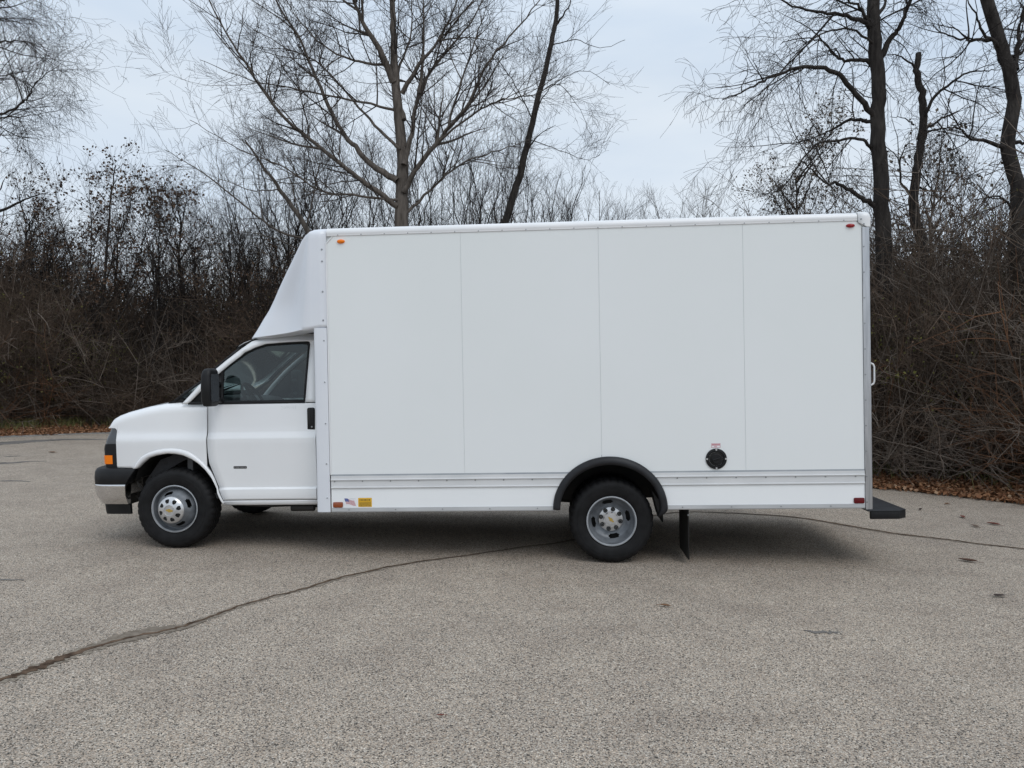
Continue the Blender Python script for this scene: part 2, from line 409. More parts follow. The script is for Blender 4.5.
# cracks with dirt in them
def crack(name, pts, widths, mat, z, seed, jit=.5, sub=9):
    r = np.random.default_rng(seed)
    P = np.array(smooth_poly(pts, sub)); W = np.interp(np.linspace(0, 1, len(P)), np.linspace(0, 1, len(widths)), widths)
    T = np.gradient(P, axis=0); T /= np.linalg.norm(T, axis=1, keepdims=True); Nn = np.stack([-T[:, 1], T[:, 0]], 1)
    P = P+Nn*(np.convolve(r.normal(size=len(P)), np.ones(3)/3, 'same')*.012)[:, None]
    a = W*(1+jit*r.uniform(-1, 1, len(P))); b = W*(1+jit*r.uniform(-1, 1, len(P)))
    rows = [[(*(p+n*x), z), (*(p-n*y), z)] for p, n, x, y in zip(P, Nn, a, b)]
    m = MB(); m.grid(rows)
    return tag(m.build(name, mat, smooth=False), kind='structure')
CR = [(-3.4,3.5),(-2.95,3.88),(-2.72,4.08),(-2.66,4.16),(-2.62,4.27),(-2.57,4.40),(-2.49,4.57),(-2.36,4.76),(-2.18,4.90),(-2.09,5.02),(-2.0,5.22),(-1.90,5.43),(-1.76,5.63),(-1.6,5.84),(-1.46,6.04),(-1.33,6.24),(-.95,6.63),(-.63,6.86),(-.28,7.07),(.09,7.33),(.6,7.66),(1.1,8.2),(1.55,8.9),(1.9,9.25),(2.3,9.36),(2.9,9.25),(3.41,9.04),(3.86,8.48),(4.14,8.15),(4.45,7.95),(4.7,7.72),(5.04,7.5),(5.6,7.05),(6.6,6.4),(8,5.2)]
crack('pavement_crack', CR, [.018,.020,.022,.026,.036,.034,.018,.012,.013,.014,.013,.011,.010,.011,.012,.013,.012,.010,.009,.010,.010,.010,.009,.009,.010,.012,.017,.020,.020,.019,.018,.016,.016,.015,.014], M['crack'], .006, 3)
crack('crack_stain', CR, [.045,.045,.05,.05,.06,.06,.05,.04,.035,.035,.03,.028,.026,.026,.03,.03,.028,.024,.022,.022,.022,.022,.022,.022,.024,.03,.04,.045,.045,.042,.04,.036,.036,.034,.032], M['stain'], .003, 31, .45)
crack('silt_patch', [(-2.56,4.44),(-2.46,4.64),(-2.36,4.79),(-2.22,4.90),(-2.10,4.98),(-2.02,5.10)], [.012,.06,.10,.08,.04,.010], M['dirt'], .004, 4, .3, 14)

STAINS = [('edge', [(-12.2,15.4),(-11.36,16.73),(-11.12,17.38),(-10.81,17.8),(-10.41,18.12),(-9.57,18.2)], [.06,.30,.34,.26,.20,.05]),
          ('a', [(-9.6,13.3),(-9.06,13.41),(-8.78,13.51),(-8.62,13.75),(-8.33,13.78)], [.02,.13,.10,.05,.02]),
          ('b', [(-7.6,11.3),(-7.47,11.34),(-7.29,11.35),(-7.06,11.27)], [.01,.05,.045,.01]),
          ('c', [(1.93,5.03),(2.0,5.0),(2.1,4.99),(2.16,5.0)], [.004,.022,.02,.004]),
          ('d', [(-9.55,14.45),(-9.46,14.5),(-9.3,14.6)], [.02,.06,.01]),
          ('e', [(-4.05,6.03),(-3.97,6.03),(-3.82,6.04)], [.008,.02,.006])]
M['damp'] = vary(principled('damp_dirt_stain', (.1,.095,.09), 1., spec=.1), 3, (.11,.103,.096), (.20,.187,.172), bump=.2, bscale=80)
for nm, pts, w in STAINS: crack('damp_stain', pts, w, M['damp'], .003, len(pts)*7+int(abs(pts[0][0])), .22, 14)
# low bank of earth and leaves that rises from the edge of the lot into the wood
def bank_z(o): return np.interp(o, [-.2,0,.4,1.2,2.2,4,12], [.0,.004,.04,.11,.20,.36,.55])
BO = [0.,.15,.4,.8,1.2,1.7,2.2,3,4,7,12]
mb = MB(); bz_ = np.random.default_rng(8)
mb.grid([[(*(ESW[i]+EN[i]*o), float(bank_z(o))+(bz_.normal()*.02 if o > .3 else -.003)) for o in BO] for i in range(8, len(ES)-8)])
tag(mb.build('leaf_bank', M['soil'], smooth=True, angle=80), kind='structure')
# fallen leaves along the edge of the wood, thinning onto the asphalt
lr = np.random.default_rng(11)
vis = [i for i in range(len(ES)) if (-17 < ES[i][0] < 9.5 and ES[i][1] > 6)]
n = 60000
ii = lr.choice(vis, n); ff = lr.uniform(0, 1, n)[:, None]
base = ES[ii]*(1-ff)+ES[np.minimum(ii+1, len(ES)-1)]*ff
off = np.where(lr.uniform(size=n) < .90, np.abs(lr.normal(.8, .75, n))+.02, -np.abs(lr.normal(0, .10, n)))
pos = base+EN[ii]*off[:, None]
c = np.column_stack([pos, lr.uniform(.012, .05, n)+bank_z(off)])
V, Q = leaves(c, .068, lr, .6)
V[:, 2] = np.maximum(V[:, 2], .006)
tag(np_mesh('leaf_litter', [(V, Q, 0)], M['litter']), kind='stuff')
# short grass and weeds in the leaf strip
gp = []
for k in range(9000):
    i = int(lr.choice(vis)); o = abs(lr.normal(1.15, .35))+.3
    if lr.uniform() > .5+.5*math.sin(i*.9)+.2: continue
    p = ES[i]+EN[i]*o+lr.normal(size=2)*.15; d = lr.normal(size=3)*.35; d[2] = 1; L = lr.uniform(.08, .34)
    zb_ = float(bank_z(o)); gp.append(([[p[0], p[1], zb_-.02], [p[0]+d[0]*L*.4, p[1]+d[1]*L*.4, zb_+L*.6], [p[0]+d[0]*L, p[1]+d[1]*L, zb_+L*.85]], [.005,.004,.001]))
tag(np_mesh('edge_grass', [(v, q, 0) for v, q in tubes(gp, 3)], M['grass']), kind='stuff')
# single leaves lying on the asphalt
SINGLE = [(1.12,5.51,'small curled brown leaf alone on the asphalt in front of the rear wheels'),(3.74,5.85,'dark leaf scrap on the asphalt at the right, nearest to the camera'),(5.76,10.12,'tan leaf on the asphalt just below the leaf bank, right of the step bumper'),
          (5.17,9.68,'dark leaf on the asphalt closest to the black step bumper'),(5.40,9.17,'reddish leaf on the asphalt above the dark crack, left one of two'),(5.21,8.61,'pale flat leaf on the asphalt just above the dark crack at the right'),
          (5.50,8.74,'reddish leaf on the asphalt above the dark crack, right one of two'),(4.16,6.97,'long brown leaf on the asphalt below the dark crack at the right'),(-9.08,15.18,'lone brown leaf on the far asphalt left of the front bumper'),
          (-.33,3.70,'tiny reddish leaf on the foreground asphalt near the bottom centre')]
LC = [M['litter']]
for k, (x, y, lb) in enumerate(SINGLE):
    m = MB(); s_ = [.045,.055,.06,.055,.075,.07,.085,.085,.10,.022][k]; a = 1.3*k
    ca, sa = math.cos(a*.3-.3), math.sin(a*.3-.3)
    pts = []
    for u in range(7):
        t = u/6; wd = math.sin(PI*min(1, t*1.02))**.7*.30*(1-.25*t); r = []
        for v in (-1, -.5, 0, .5, 1):
            px, py = (t-.5)*2*s_, v*wd*s_*1.3
            r.append((px*ca-py*sa, px*sa+py*ca, .010+.35*s_*abs(v)**1.5*wd*2+.10*s_*(t-.5)**2*4))
        rows = pts; pts.append(r)
    m.grid(pts); m.tube([(-s_*ca, -s_*sa, .011), (-s_*1.5*ca, -s_*1.5*sa, .013)], .0015, 4)
    mt = [('leaf_tan',(.20,.11,.06)),('leaf_dark',(.055,.04,.035)),('leaf_tan',(.24,.13,.07)),('leaf_dark',(.045,.035,.03)),('leaf_red',(.17,.06,.045)),('leaf_pale',(.19,.14,.11)),('leaf_red',(.17,.055,.045)),('leaf_red2',(.12,.07,.05)),('leaf_tan',(.2,.11,.06)),('leaf_red',(.2,.08,.05))][k]
    if mt[0] not in M: M[mt[0]] = vary(principled(mt[0], mt[1], .8, spec=.2), 40, tuple(c_*.7 for c_ in mt[1]), mt[1])
    o = m.build('fallen_leaf', M[mt[0]], thick=.001); o.location = (x, y, 0)
    tag(o, lb, 'leaf', 'single leaves lying on the asphalt')
# guided trunks and limbs: world coordinates in metres
TREES = {
 'T1': ([[-2.74,19.0,3.45],[-2.79,19.07,5.31],[-2.78,19.15,6.19],[-2.8,19.23,7.2],[-2.92,19.3,8.22],[-3.02,19.38,9.24],[-3.06,19.45,10.14],[-3.13,19.53,11.18],[-3.2,19.6,12.6]], (0.21, 0.045), [
  ([[-2.88,19.0,5.76],[-3.45,18.74,6.14],[-4.01,18.49,6.52],[-4.69,18.23,7.04],[-5.49,17.97,7.69],[-6.08,17.71,8.58],[-6.56,17.46,9.35],[-6.91,17.2,10.11]],0.085),
  ([[-2.88,19.0,6.38],[-3.53,19.14,6.8],[-3.98,19.29,7.28],[-4.45,19.43,7.87],[-5.04,19.57,9.09],[-5.5,19.71,10.11],[-6.08,19.86,11.03],[-6.49,20.0,12.02]],0.1),
  ([[-3.03,19.3,8.91],[-3.37,19.1,9.62],[-3.73,18.9,10.21],[-3.96,18.7,10.77],[-4.22,18.5,11.73]],0.11),
  ([[-2.82,19.0,7.14],[-3.49,19.3,7.84],[-4.26,19.6,8.71],[-5.13,19.9,9.63],[-6.15,20.2,10.18],[-7.31,20.5,10.95]],0.05),
  ([[-3.1,19.4,9.35],[-3.83,19.05,9.3],[-4.49,18.7,9.44],[-5.12,18.35,9.95],[-5.49,18.0,10.52]],0.045),
  ([[-2.71,19.0,6.11],[-2.33,18.87,6.74],[-1.64,18.73,7.53],[-1.11,18.6,8.17],[-0.68,18.47,9.03],[-0.02,18.33,9.78],[0.56,18.2,10.45]],0.085),
  ([[-2.72,19.0,6.77],[-2.56,19.24,7.61],[-2.42,19.48,8.69],[-1.92,19.72,9.67],[-1.21,19.96,10.64],[-0.68,20.2,11.79]],0.085),
  ([[-2.82,19.3,8.62],[-2.41,19.18,9.29],[-2.01,19.05,9.69],[-1.54,18.93,10.49],[-1.32,18.8,11.33]],0.075),
  ([[-2.39,19.2,8.59],[-2.32,19.4,9.51],[-2.35,19.6,10.6],[-2.36,19.8,11.96]],0.06),
  ([[-1.64,18.7,7.52],[-1.27,18.4,8.62],[-0.88,18.1,9.67],[-0.65,17.8,10.25]],0.04),
  ([[-1.81,18.7,7.3],[-0.8,18.32,7.93],[-0.28,17.95,8.02],[0.43,17.57,8.03],[1.0,17.2,8.21]],0.035),
  ([[-2.75,19.2,7.94],[-3.03,19.63,9.09],[-2.74,20.07,10.29],[-2.76,20.5,11.79]],0.07),
  ([[-2.86,19.0,5.91],[-3.71,18.6,5.91],[-4.58,18.2,5.95],[-5.4,17.8,6.42],[-6.19,17.4,6.64],[-7.15,17.0,7.17]],0.04),
  ([[-2.7,19.0,5.54],[-2.11,19.38,6.25],[-1.39,19.75,6.99],[-0.38,20.12,7.49],[0.41,20.5,7.87]],0.05),
  ([[-3.02,19.3,8.22],[-4.05,18.98,8.34],[-5.19,18.65,8.45],[-6.29,18.32,8.56],[-7.34,18.0,8.89]],0.04),
 ]),
 'T2': ([[-0.58,21.0,4.75],[-0.24,21.0,5.79],[0.05,21.0,6.74],[0.29,21.0,7.59],[0.52,21.0,8.7],[0.86,21.0,10.14],[1.09,21.0,11.3],[1.1,21.0,12.35],[1.17,21.0,13.43]], (0.125, 0.04), [
  ([[0.37,21.0,7.75],[0.58,20.83,8.03],[0.81,20.67,8.19],[1.09,20.5,8.27]],0.04),
  ([[0.52,21.0,8.62],[0.8,20.75,9.15],[1.19,20.5,9.46],[1.82,20.25,9.63],[2.45,20.0,9.16]],0.03),
  ([[0.68,21.0,9.32],[1.23,21.17,9.58],[1.8,21.33,8.96],[2.16,21.5,8.19]],0.022),
  ([[0.99,21.0,10.6],[1.59,20.67,10.59],[2.22,20.33,10.25],[2.83,20.0,10.32]],0.025),
  ([[0.49,21.0,8.56],[-0.0,21.27,9.6],[-0.49,21.53,10.39],[-1.0,21.8,11.05]],0.03),
  ([[1.09,21.0,11.14],[1.4,20.8,11.5],[1.54,20.6,12.02]],0.05),
  ([[0.42,21.0,8.02],[1.22,20.77,7.69],[1.88,20.53,7.37],[2.25,20.3,7.44]],0.02),
 ]),
 'T3': ([[6.83,14.0,2.53],[6.73,14.0,3.98],[6.66,14.0,4.98],[6.58,14.0,6.15],[6.57,14.0,7.03],[6.48,14.0,7.9],[6.45,14.0,8.58],[6.42,14.0,9.57]], (0.155, 0.10), [
  ([[6.54,14.0,6.37],[6.19,13.86,6.64],[5.72,13.71,7.02],[5.26,13.57,7.1],[4.86,13.43,7.01],[4.36,13.29,6.77],[3.93,13.14,6.53],[3.48,13.0,6.3]],0.07),
  ([[6.46,14.0,7.93],[6.15,13.84,8.05],[5.69,13.68,8.08],[5.17,13.52,8.05],[4.55,13.36,8.16],[3.98,13.2,8.33]],0.06),
  ([[6.49,14.0,7.37],[6.3,14.13,7.46],[6.08,14.27,7.51],[5.89,14.4,7.68],[5.83,14.53,7.92],[5.48,14.67,8.09],[5.06,14.8,8.01]],0.05),
  ([[6.6,14.0,7.45],[6.74,13.94,7.75],[6.87,13.88,7.92],[6.95,13.82,8.16],[7.02,13.76,8.47],[7.1,13.7,9.05]],0.075),
  ([[6.57,14.0,4.76],[6.26,13.88,4.89],[5.94,13.77,5.02],[5.69,13.65,5.11],[5.47,13.53,5.05],[5.17,13.42,5.26],[4.92,13.3,5.4]],0.06),
  ([[6.53,14.0,6.29],[6.14,14.15,6.38],[5.93,14.3,6.27],[5.75,14.45,6.13],[5.5,14.6,5.67]],0.045),
  ([[6.46,14.0,7.95],[6.18,13.83,8.23],[5.86,13.67,8.32],[5.56,13.5,8.5]],0.05),
  ([[6.48,14.0,5.79],[6.27,13.93,5.95],[5.84,13.87,5.92],[5.37,13.8,5.81],[5.08,13.73,5.43],[4.71,13.67,4.97],[4.34,13.6,4.86]],0.04),
  ([[6.46,14.0,8.13],[6.79,14.25,8.52],[7.0,14.5,9.11]],0.06),
  ([[6.52,14.0,7.68],[5.92,13.7,7.81],[5.27,13.4,7.59],[4.65,13.1,7.03],[4.22,12.8,6.32]],0.03),
 ]),
 'T4': ([[8.37,15.5,2.63],[8.24,15.5,4.24],[8.06,15.5,4.82],[8.04,15.5,5.34],[8.1,15.5,5.98],[8.19,15.5,6.64],[8.16,15.5,7.28],[8.05,15.5,7.74],[8.07,15.5,8.16]], (0.12, 0.055), [
  ([[8.1,15.5,6.44],[8.27,15.36,7.17],[8.52,15.22,7.42],[8.81,15.08,7.62],[9.07,14.94,7.61],[9.28,14.8,7.59]],0.06),
  ([[8.17,15.5,6.6],[8.62,15.67,6.9],[8.94,15.83,7.08],[9.38,16.0,7.35]],0.045),
  ([[8.23,15.5,6.58],[8.54,15.33,6.63],[8.74,15.17,6.56],[8.94,15.0,6.3]],0.035),
  ([[8.02,15.5,5.3],[7.72,15.4,5.59],[7.68,15.3,6.12],[7.82,15.2,6.35]],0.05),
  ([[8.15,15.5,5.48],[8.3,15.4,5.4],[8.41,15.3,5.36]],0.03),
  ([[8.03,15.5,7.88],[7.67,15.35,8.03],[7.28,15.2,8.02]],0.04),
  ([[8.01,15.5,6.74],[7.93,15.7,6.94],[7.72,15.9,7.03]],0.03),
  ([[8.0,15.5,5.14],[7.86,15.7,5.18],[7.79,15.9,5.43]],0.025),
 ]),
 'T5': ([[8.87,13.5,2.35],[8.8,13.5,3.92],[8.82,13.5,4.88],[8.63,13.5,5.72],[8.7,13.5,6.42],[8.66,13.5,6.92],[8.45,13.5,7.54],[8.21,13.5,8.27],[7.99,13.5,9.13]], (0.13, 0.095), [
  ([[8.56,13.5,5.67],[8.18,13.38,5.8],[7.81,13.25,5.76],[7.57,13.12,5.9],[7.32,13.0,5.93]],0.05),
  ([[8.38,13.5,7.58],[7.99,13.6,7.63],[7.65,13.7,7.71],[7.39,13.8,7.96]],0.04),
  ([[8.74,13.5,7.06],[8.79,13.57,7.52],[8.88,13.63,7.9],[9.06,13.7,8.37]],0.06),
  ([[8.47,13.5,7.44],[8.11,13.37,7.6],[7.85,13.23,7.88],[7.59,13.1,8.24]],0.045),
  ([[8.72,13.5,4.53],[8.49,13.33,4.76],[8.04,13.17,4.75],[7.69,13.0,4.62]],0.035),
  ([[8.73,13.5,5.79],[8.91,13.35,5.8],[9.06,13.2,5.92]],0.05),
  ([[8.54,13.5,7.3],[8.97,13.75,7.42],[9.48,14.0,7.98]],0.05),
 ]),
 'T6': ([[-14.88,20.0,2.64],[-14.83,20.0,6.01],[-14.62,20.0,8.59],[-14.5,20.0,10.65],[-14.37,20.0,12.7]], (0.3, 0.15), [
  ([[-14.73,20.0,7.3],[-13.79,19.92,7.93],[-13.22,19.83,8.16],[-12.65,19.75,8.4],[-12.34,19.67,8.62],[-12.09,19.58,8.97],[-11.48,19.5,9.33]],0.07),
  ([[-14.57,20.0,9.62],[-13.68,19.75,9.91],[-12.87,19.5,9.89],[-12.13,19.25,9.79],[-11.44,19.0,9.44]],0.06),
  ([[-14.5,20.0,10.65],[-13.94,20.12,11.1],[-13.37,20.25,11.3],[-12.93,20.38,11.62],[-12.47,20.5,11.56]],0.07),
  ([[-13.96,19.8,7.97],[-13.08,19.63,8.02],[-12.22,19.47,8.03],[-11.36,19.3,8.13]],0.04),
  ([[-14.52,20.0,10.14],[-14.03,20.27,10.78],[-13.69,20.53,10.95],[-13.06,20.8,11.03]],0.05),
  ([[-14.67,20.0,8.08],[-14.08,20.33,8.98],[-13.64,20.67,9.5],[-13.05,21.0,9.77]],0.05),
  ([[-14.75,20.0,6.78],[-13.71,19.8,7.51],[-12.81,19.6,7.58],[-11.92,19.4,7.41]],0.04),
 ]),
 'T8': ([[-15.21,21.0,2.69],[-15.08,21.0,4.87],[-14.81,21.0,5.83]], (0.16, 0.1), [
  ([[-14.86,21.0,5.64],[-13.92,20.9,5.92],[-13.32,20.8,6.15],[-12.88,20.7,6.29],[-12.39,20.6,6.38]],0.08),
  ([[-14.3,20.9,5.84],[-13.89,20.85,6.53],[-13.72,20.8,6.79]],0.05),
 ]),
 'T10': ([[-5.19,22.5,2.88],[-5.56,22.42,4.62],[-5.84,22.33,5.47],[-6.17,22.25,6.09],[-6.72,22.17,6.87],[-7.22,22.08,7.56],[-7.68,22.0,8.24]], (0.14, 0.02), [
  ([[-5.86,22.4,5.48],[-6.76,22.22,5.7],[-7.8,22.04,6.46],[-8.59,21.86,7.11],[-9.25,21.68,7.51],[-9.73,21.5,7.79]],0.06),
  ([[-5.68,22.4,4.96],[-6.54,22.55,5.36],[-7.41,22.7,5.67],[-8.26,22.85,5.77],[-9.21,23.0,5.61]],0.04),
  ([[-6.21,22.4,6.12],[-6.56,22.6,7.26],[-6.92,22.8,8.19]],0.035),
  ([[-6.03,22.4,5.77],[-5.73,22.2,6.89],[-5.54,22.0,7.69],[-5.21,21.8,8.48]],0.04),
  ([[-6.73,22.2,6.88],[-7.49,21.9,6.8],[-8.23,21.6,7.0],[-8.95,21.3,6.64]],0.03),
 ]),
 'T7': ([[-11.87,22.0,0.21],[-11.85,22.0,1.36],[-11.79,22.0,2.79],[-11.68,22.0,4.21],[-11.57,22.0,5.64],[-11.46,22.0,6.78],[-11.35,22.0,7.49]], (0.065, 0.012), [
  ([[-11.87,22.0,0.78],[-11.97,21.9,2.21],[-12.17,21.8,3.62],[-12.43,21.7,4.73],[-12.65,21.6,5.69],[-12.79,21.5,6.65]],0.06),
  ([[-11.82,22.0,1.07],[-11.57,22.12,2.51],[-11.2,22.24,3.67],[-10.89,22.36,4.85],[-10.66,22.48,6.03],[-10.6,22.6,6.93]],0.055),
  ([[-11.79,22.0,1.93],[-12.19,22.2,3.66],[-12.25,22.4,5.13],[-12.42,22.6,6.62],[-12.59,22.8,7.55]],0.045),
  ([[-11.79,22.0,2.21],[-11.04,21.92,3.36],[-10.44,21.84,4.21],[-9.92,21.76,4.91],[-9.61,21.68,5.6],[-9.41,21.6,6.29]],0.045),
  ([[-11.71,22.0,3.93],[-11.25,21.77,5.04],[-10.77,21.53,5.98],[-10.47,21.3,6.9]],0.04),
  ([[-11.93,22.0,1.64],[-12.6,22.17,3.07],[-13.28,22.33,3.95],[-13.82,22.5,4.83]],0.04),
 ]),
}
# =================================================================== the truck
YAW, RAKE = -0.0591, 0.0287
truck = empty('box_truck', (-3.0649, 8.1441, 0))
truck.matrix_world = Matrix.Translation((-3.0649, 8.1441, 0)) @ Matrix.Rotation(YAW, 4, 'Z') @ Matrix.Rotation(-RAKE, 4, 'Y')
tag(truck, 'white box truck with van cab, plain cargo box and dual rear wheels on the asphalt', 'truck')

def wz(z):
    return float(np.interp(z, [.36,.41,.45,.50,.548,.566,.98,1.02,1.08,1.12,1.30,1.345,1.38,1.60,1.85,1.93,1.965,1.99],
                              [.97,.99,1.002,1.006,1.004,.984,1.000,.999,.975,.971,.962,.958,.948,.918,.880,.862,.842,.80]))
def wcab(x, z):
    w = wz(z)
    if x < -.1: w -= .075*((-.1-x)/.6)**2.4
    return w
def ztop(x):
    return float(np.interp(x, [-.668,-.6665,-.663,-.655,-.63,-.58,-.47,-.27,-.11,.02,.10,.34], [1.142,1.155,1.172,1.192,1.222,1.245,1.280,1.326,1.352,1.360,1.358,1.352]))
SH = .085
def fender_rows(s, xs, zb):
    cols = []
    for x in xs:
        zt, b = ztop(x), zb(x); col = []
        sh = min(SH, (zt-b)*.8)
        zs = [b+(zt-sh-b)*k/22 for k in range(23)]
        for z in zs: col.append((x, s*wcab(x, z), z))
        w0 = wcab(x, zs[-1])-.03*(1-sh/SH); h = zt-zs[-1]
        for k in range(1, 9):
            a = PI/2*k/8
            col.append((x, s*(w0-.10*(1-math.cos(a))), zs[-1]+h*math.sin(a)))
        cols.append(col)
    return cols
FO = [(-.398,.752),(-.36,.812),(-.308,.865),(-.245,.899),(-.175,.921),(-.09,.936),(-.007,.941),(.07,.932),(.142,.911),(.21,.872),(.267,.822),(.318,.772),(.36,.714),(.39,.652),(.414,.583),(.440,.517),(.466,.456),(.485,.425)]
FI = [(-.357,.752),(-.30,.803),(-.234,.851),(-.15,.876),(-.047,.889),(.03,.884),(.104,.868),(.18,.832),(.251,.784),(.308,.727),(.359,.658),(.400,.575),(.431,.493),(.450,.450),(.467,.412)]
def arch_z(x): return float(np.interp(x, [p[0] for p in FO], [p[1] for p in FO]))-.012

for s in (-1, 1):
    # ---- fender: side skin, rounded shoulder and the brow above the headlight
    mb = MB()
    xs = [-.668,-.6665,-.663,-.657,-.645,-.63,-.61,-.595,-.58,-.5665,-.5655, -.55, -.52, -.48, -.44, -.401, -.397]+[-.397+(.322+.397)*k/36 for k in range(1, 37)]
    mb.grid(fender_rows(s, xs, lambda x: (1.128-.030*max(0, (x+.600)/.034)**2.2) if x < -.566 else (.757 if x < -.399 else arch_z(x))))
    mb2 = MB(); mb2.tube([(x, s*(wcab(x, ztop(x)-SH)-.102), ztop(x)+.001) for x in [-.60+.66*k/20 for k in range(21)]], .0035, 6)
    fen = mb.build('fender', M['paint'], truck, thick=.003, weld=True, angle=40)
    mb2.build('hood_seam', M['under'], fen)
    # ---- flare round the wheel opening
    mb = MB(); rows = []
    n = 60
    def samp(P, t):
        d = [0]
        for a, b in zip(P, P[1:]): d.append(d[-1]+math.dist(a, b))
        t *= d[-1]
        return float(np.interp(t, d, [p[0] for p in P])), float(np.interp(t, d, [p[1] for p in P]))
    for i in range(n+1):
        t = i/n; o = samp(FO, t); q = samp(FI, t); r = []
        w = wcab(o[0], o[1]); e = min(1, t*8)
        for a, dy in ((0,-.004),(.12,.008),(.35,.017),(.65,.018),(.88,.012),(1.0,-.004),(1.0,-.03),(.9,-.06)):
            r.append((o[0]+(q[0]-o[0])*a, s*(w+dy), o[1]+(q[1]-o[1])*a))
        rows.append(r)
    mb.grid(rows).build('wheel_arch_flare', M['paint'], fen, thick=.002, angle=50)
    # ---- wheel housing
    mb = MB()
    mb.grid([[(p[0]+dx, s*y, p[1]+dz) for p in [(-.40,.62)]+FI] for y, dx, dz in ((.945,0,.008),(.80,.0,.03),(.42,0,.03))])
    mb.prism([(-.42,.40)]+[(p[0], p[1]+.03) for p in FI]+[(.47,.40)], s*.42, s*.40)
    # splash bracket seen behind the tyre
    mb.prism([(-.36,.60),(-.33,.56),(-.16,.70),(.02,.80),(.10,.83),(.08,.865),(-.05,.87),(-.20,.82)], s*.85, s*.80, m=1)
    for bx, bz in ((-.30,.66),(-.14,.79),(.03,.845)): mb.cyl((bx,bz), .012, s*.85, s*.858, 10, 0)
    mb.build('wheel_housing', [M['under'], M['grey_plastic']], fen, bevel=.004, seg=1)

    # ---- door: lower skin, upper frame with window opening
    def xf(z): return float(np.interp(z, [.45,.47,.55,.647,.72,.796,.90,1.011,1.345], [.475,.466,.436,.400,.372,.344,.333,.331,.330]))
    zl = sorted(set([.452+(1.338-.452)*k/52 for k in range(53)]+[.548,.566,1.02,1.08]))
    mb = MB()
    mb.grid([[(xf(z)+(1.352-xf(z))*k/12+.0, s*wcab(0, z), z) for k in range(13)] for z in zl])
    mb.grid([[(x, s*(wcab(0, z)-d), z) for x, d in ((1.352,0),(1.353,.012))] for z in zl])
    door = mb.build('door', M['paint'], truck, thick=.003, weld=True, angle=30)
    outer = [(.077,1.346),(.23,1.512),(.384,1.662),(.50,1.756),(.619,1.846),(.721,1.918),(.80,1.944),(.938,1.966),(1.10,1.978),(1.348,1.984),(1.351,1.346),
             (1.253,1.346),(1.262,1.50),(1.280,1.80),(1.284,1.880),(1.276,1.908),(1.250,1.914),(1.05,1.908),(.86,1.896),(.76,1.866),(.67,1.822),(.52,1.708),(.383,1.594),(.25,1.462),(.137,1.346)]
    bm = bmesh.new()
    vs = [bm.verts.new((x, 0, z)) for x, z in outer]
    bm.faces.new(vs)
    for k in range(1, 20):
        z = 1.346+k*.034
        bmesh.ops.bisect_plane(bm, geom=bm.verts[:]+bm.edges[:]+bm.faces[:], plane_co=(0,0,z), plane_no=(0,0,1))
    bmesh.ops.triangulate(bm, faces=bm.faces[:])
    bm.verts.ensure_lookup_table()
    mb = MB(); bm.verts.index_update()
    mb.add([(v.co.x, s*wcab(0, v.co.z), v.co.z) for v in bm.verts], [tuple(v.index for v in f.verts) for f in bm.faces])
    bm.free()
    mb.build('window_frame', M['paint'], door, thick=.018, angle=30)
    # black sail and rubber seal round the glass
    def P3(x, z, d=0.): return (x, s*(wcab(0, z)+d), z)
    mb = MB()
    mb.add([P3(.137,1.350,-.006),P3(.25,1.466,-.006),P3(.383,1.598,-.006),P3(.455,1.655,-.006),P3(.462,1.350,-.006)], [(0,1,2,3,4)])
    loop = [(.455,1.362),(.450,1.646),(.52,1.702),(.67,1.814),(.76,1.856),(.86,1.886),(1.05,1.898),(1.245,1.904),(1.268,1.896),(1.272,1.872),(1.268,1.80),(1.250,1.50),(1.244,1.362)]
    rows = []
    cx_, cz_ = .86, 1.62
    for d, k in ((.003, 1.016), (.009, 1.0), (.003, .972), (-.012, .968)):
        rows.append([P3(cx_+(x-cx_)*k, cz_+(z-cz_)*k, d) for x, z in loop])
    mb.grid(rows, 0, True)
    mb.grid([[P3(x, z, d) for x in (.14,.46,.8,1.25)] for z, d in ((1.340,.004),(1.352,.012),(1.366,.004))])
    mb.build('window_seal', M['black'], door, thick=.002, angle=40)
    mb = MB()
    gl = [(cx_+(x-cx_)*.985, cz_+(z-cz_)*.985) for x, z in loop]
    mb.add([P3(x, z, -.010) for x, z in gl], [tuple(range(len(gl)))])
    win = mb.build('window', M['glass'], door, smooth=False)
    # door handle
    hx0, hx1, hz0, hz1 = 1.272, 1.343, 1.083, 1.295
    def rrect(x0, x1, z0, z1, r, n=5):
        out = []
        for cx, cz, a0 in ((x1-r,z1-r,0),(x0+r,z1-r,90),(x0+r,z0+r,180),(x1-r,z0+r,270)):
            for k in range(n+1):
                a = rad(a0+90*k/n); out.append((cx+r*math.cos(a), cz+r*math.sin(a)))
        return out
    mb = MB()
    w = wcab(0, 1.2)
    mb.prism(rrect(hx0,hx1,hz0,hz1,.018), s*(w-.01), s*(w+.008))
    mb.prism(rrect(hx0+.030,hx1-.006,hz0+.055,hz1-.008,.014), s*(w+.004), s*(w+.022))
    mb.prism(rrect(hx0+.008,hx0+.029,hz0+.06,hz1-.012,.008), s*(w+.007), s*(w+.0085), m=2)
    mb.cyl((hx0+.042, hz0+.035), .009, s*w, s*(w+.012), 14, 1)
    mb.build('door_handle', [M['black'], M['screw'], M['under']], door, bevel=.003)
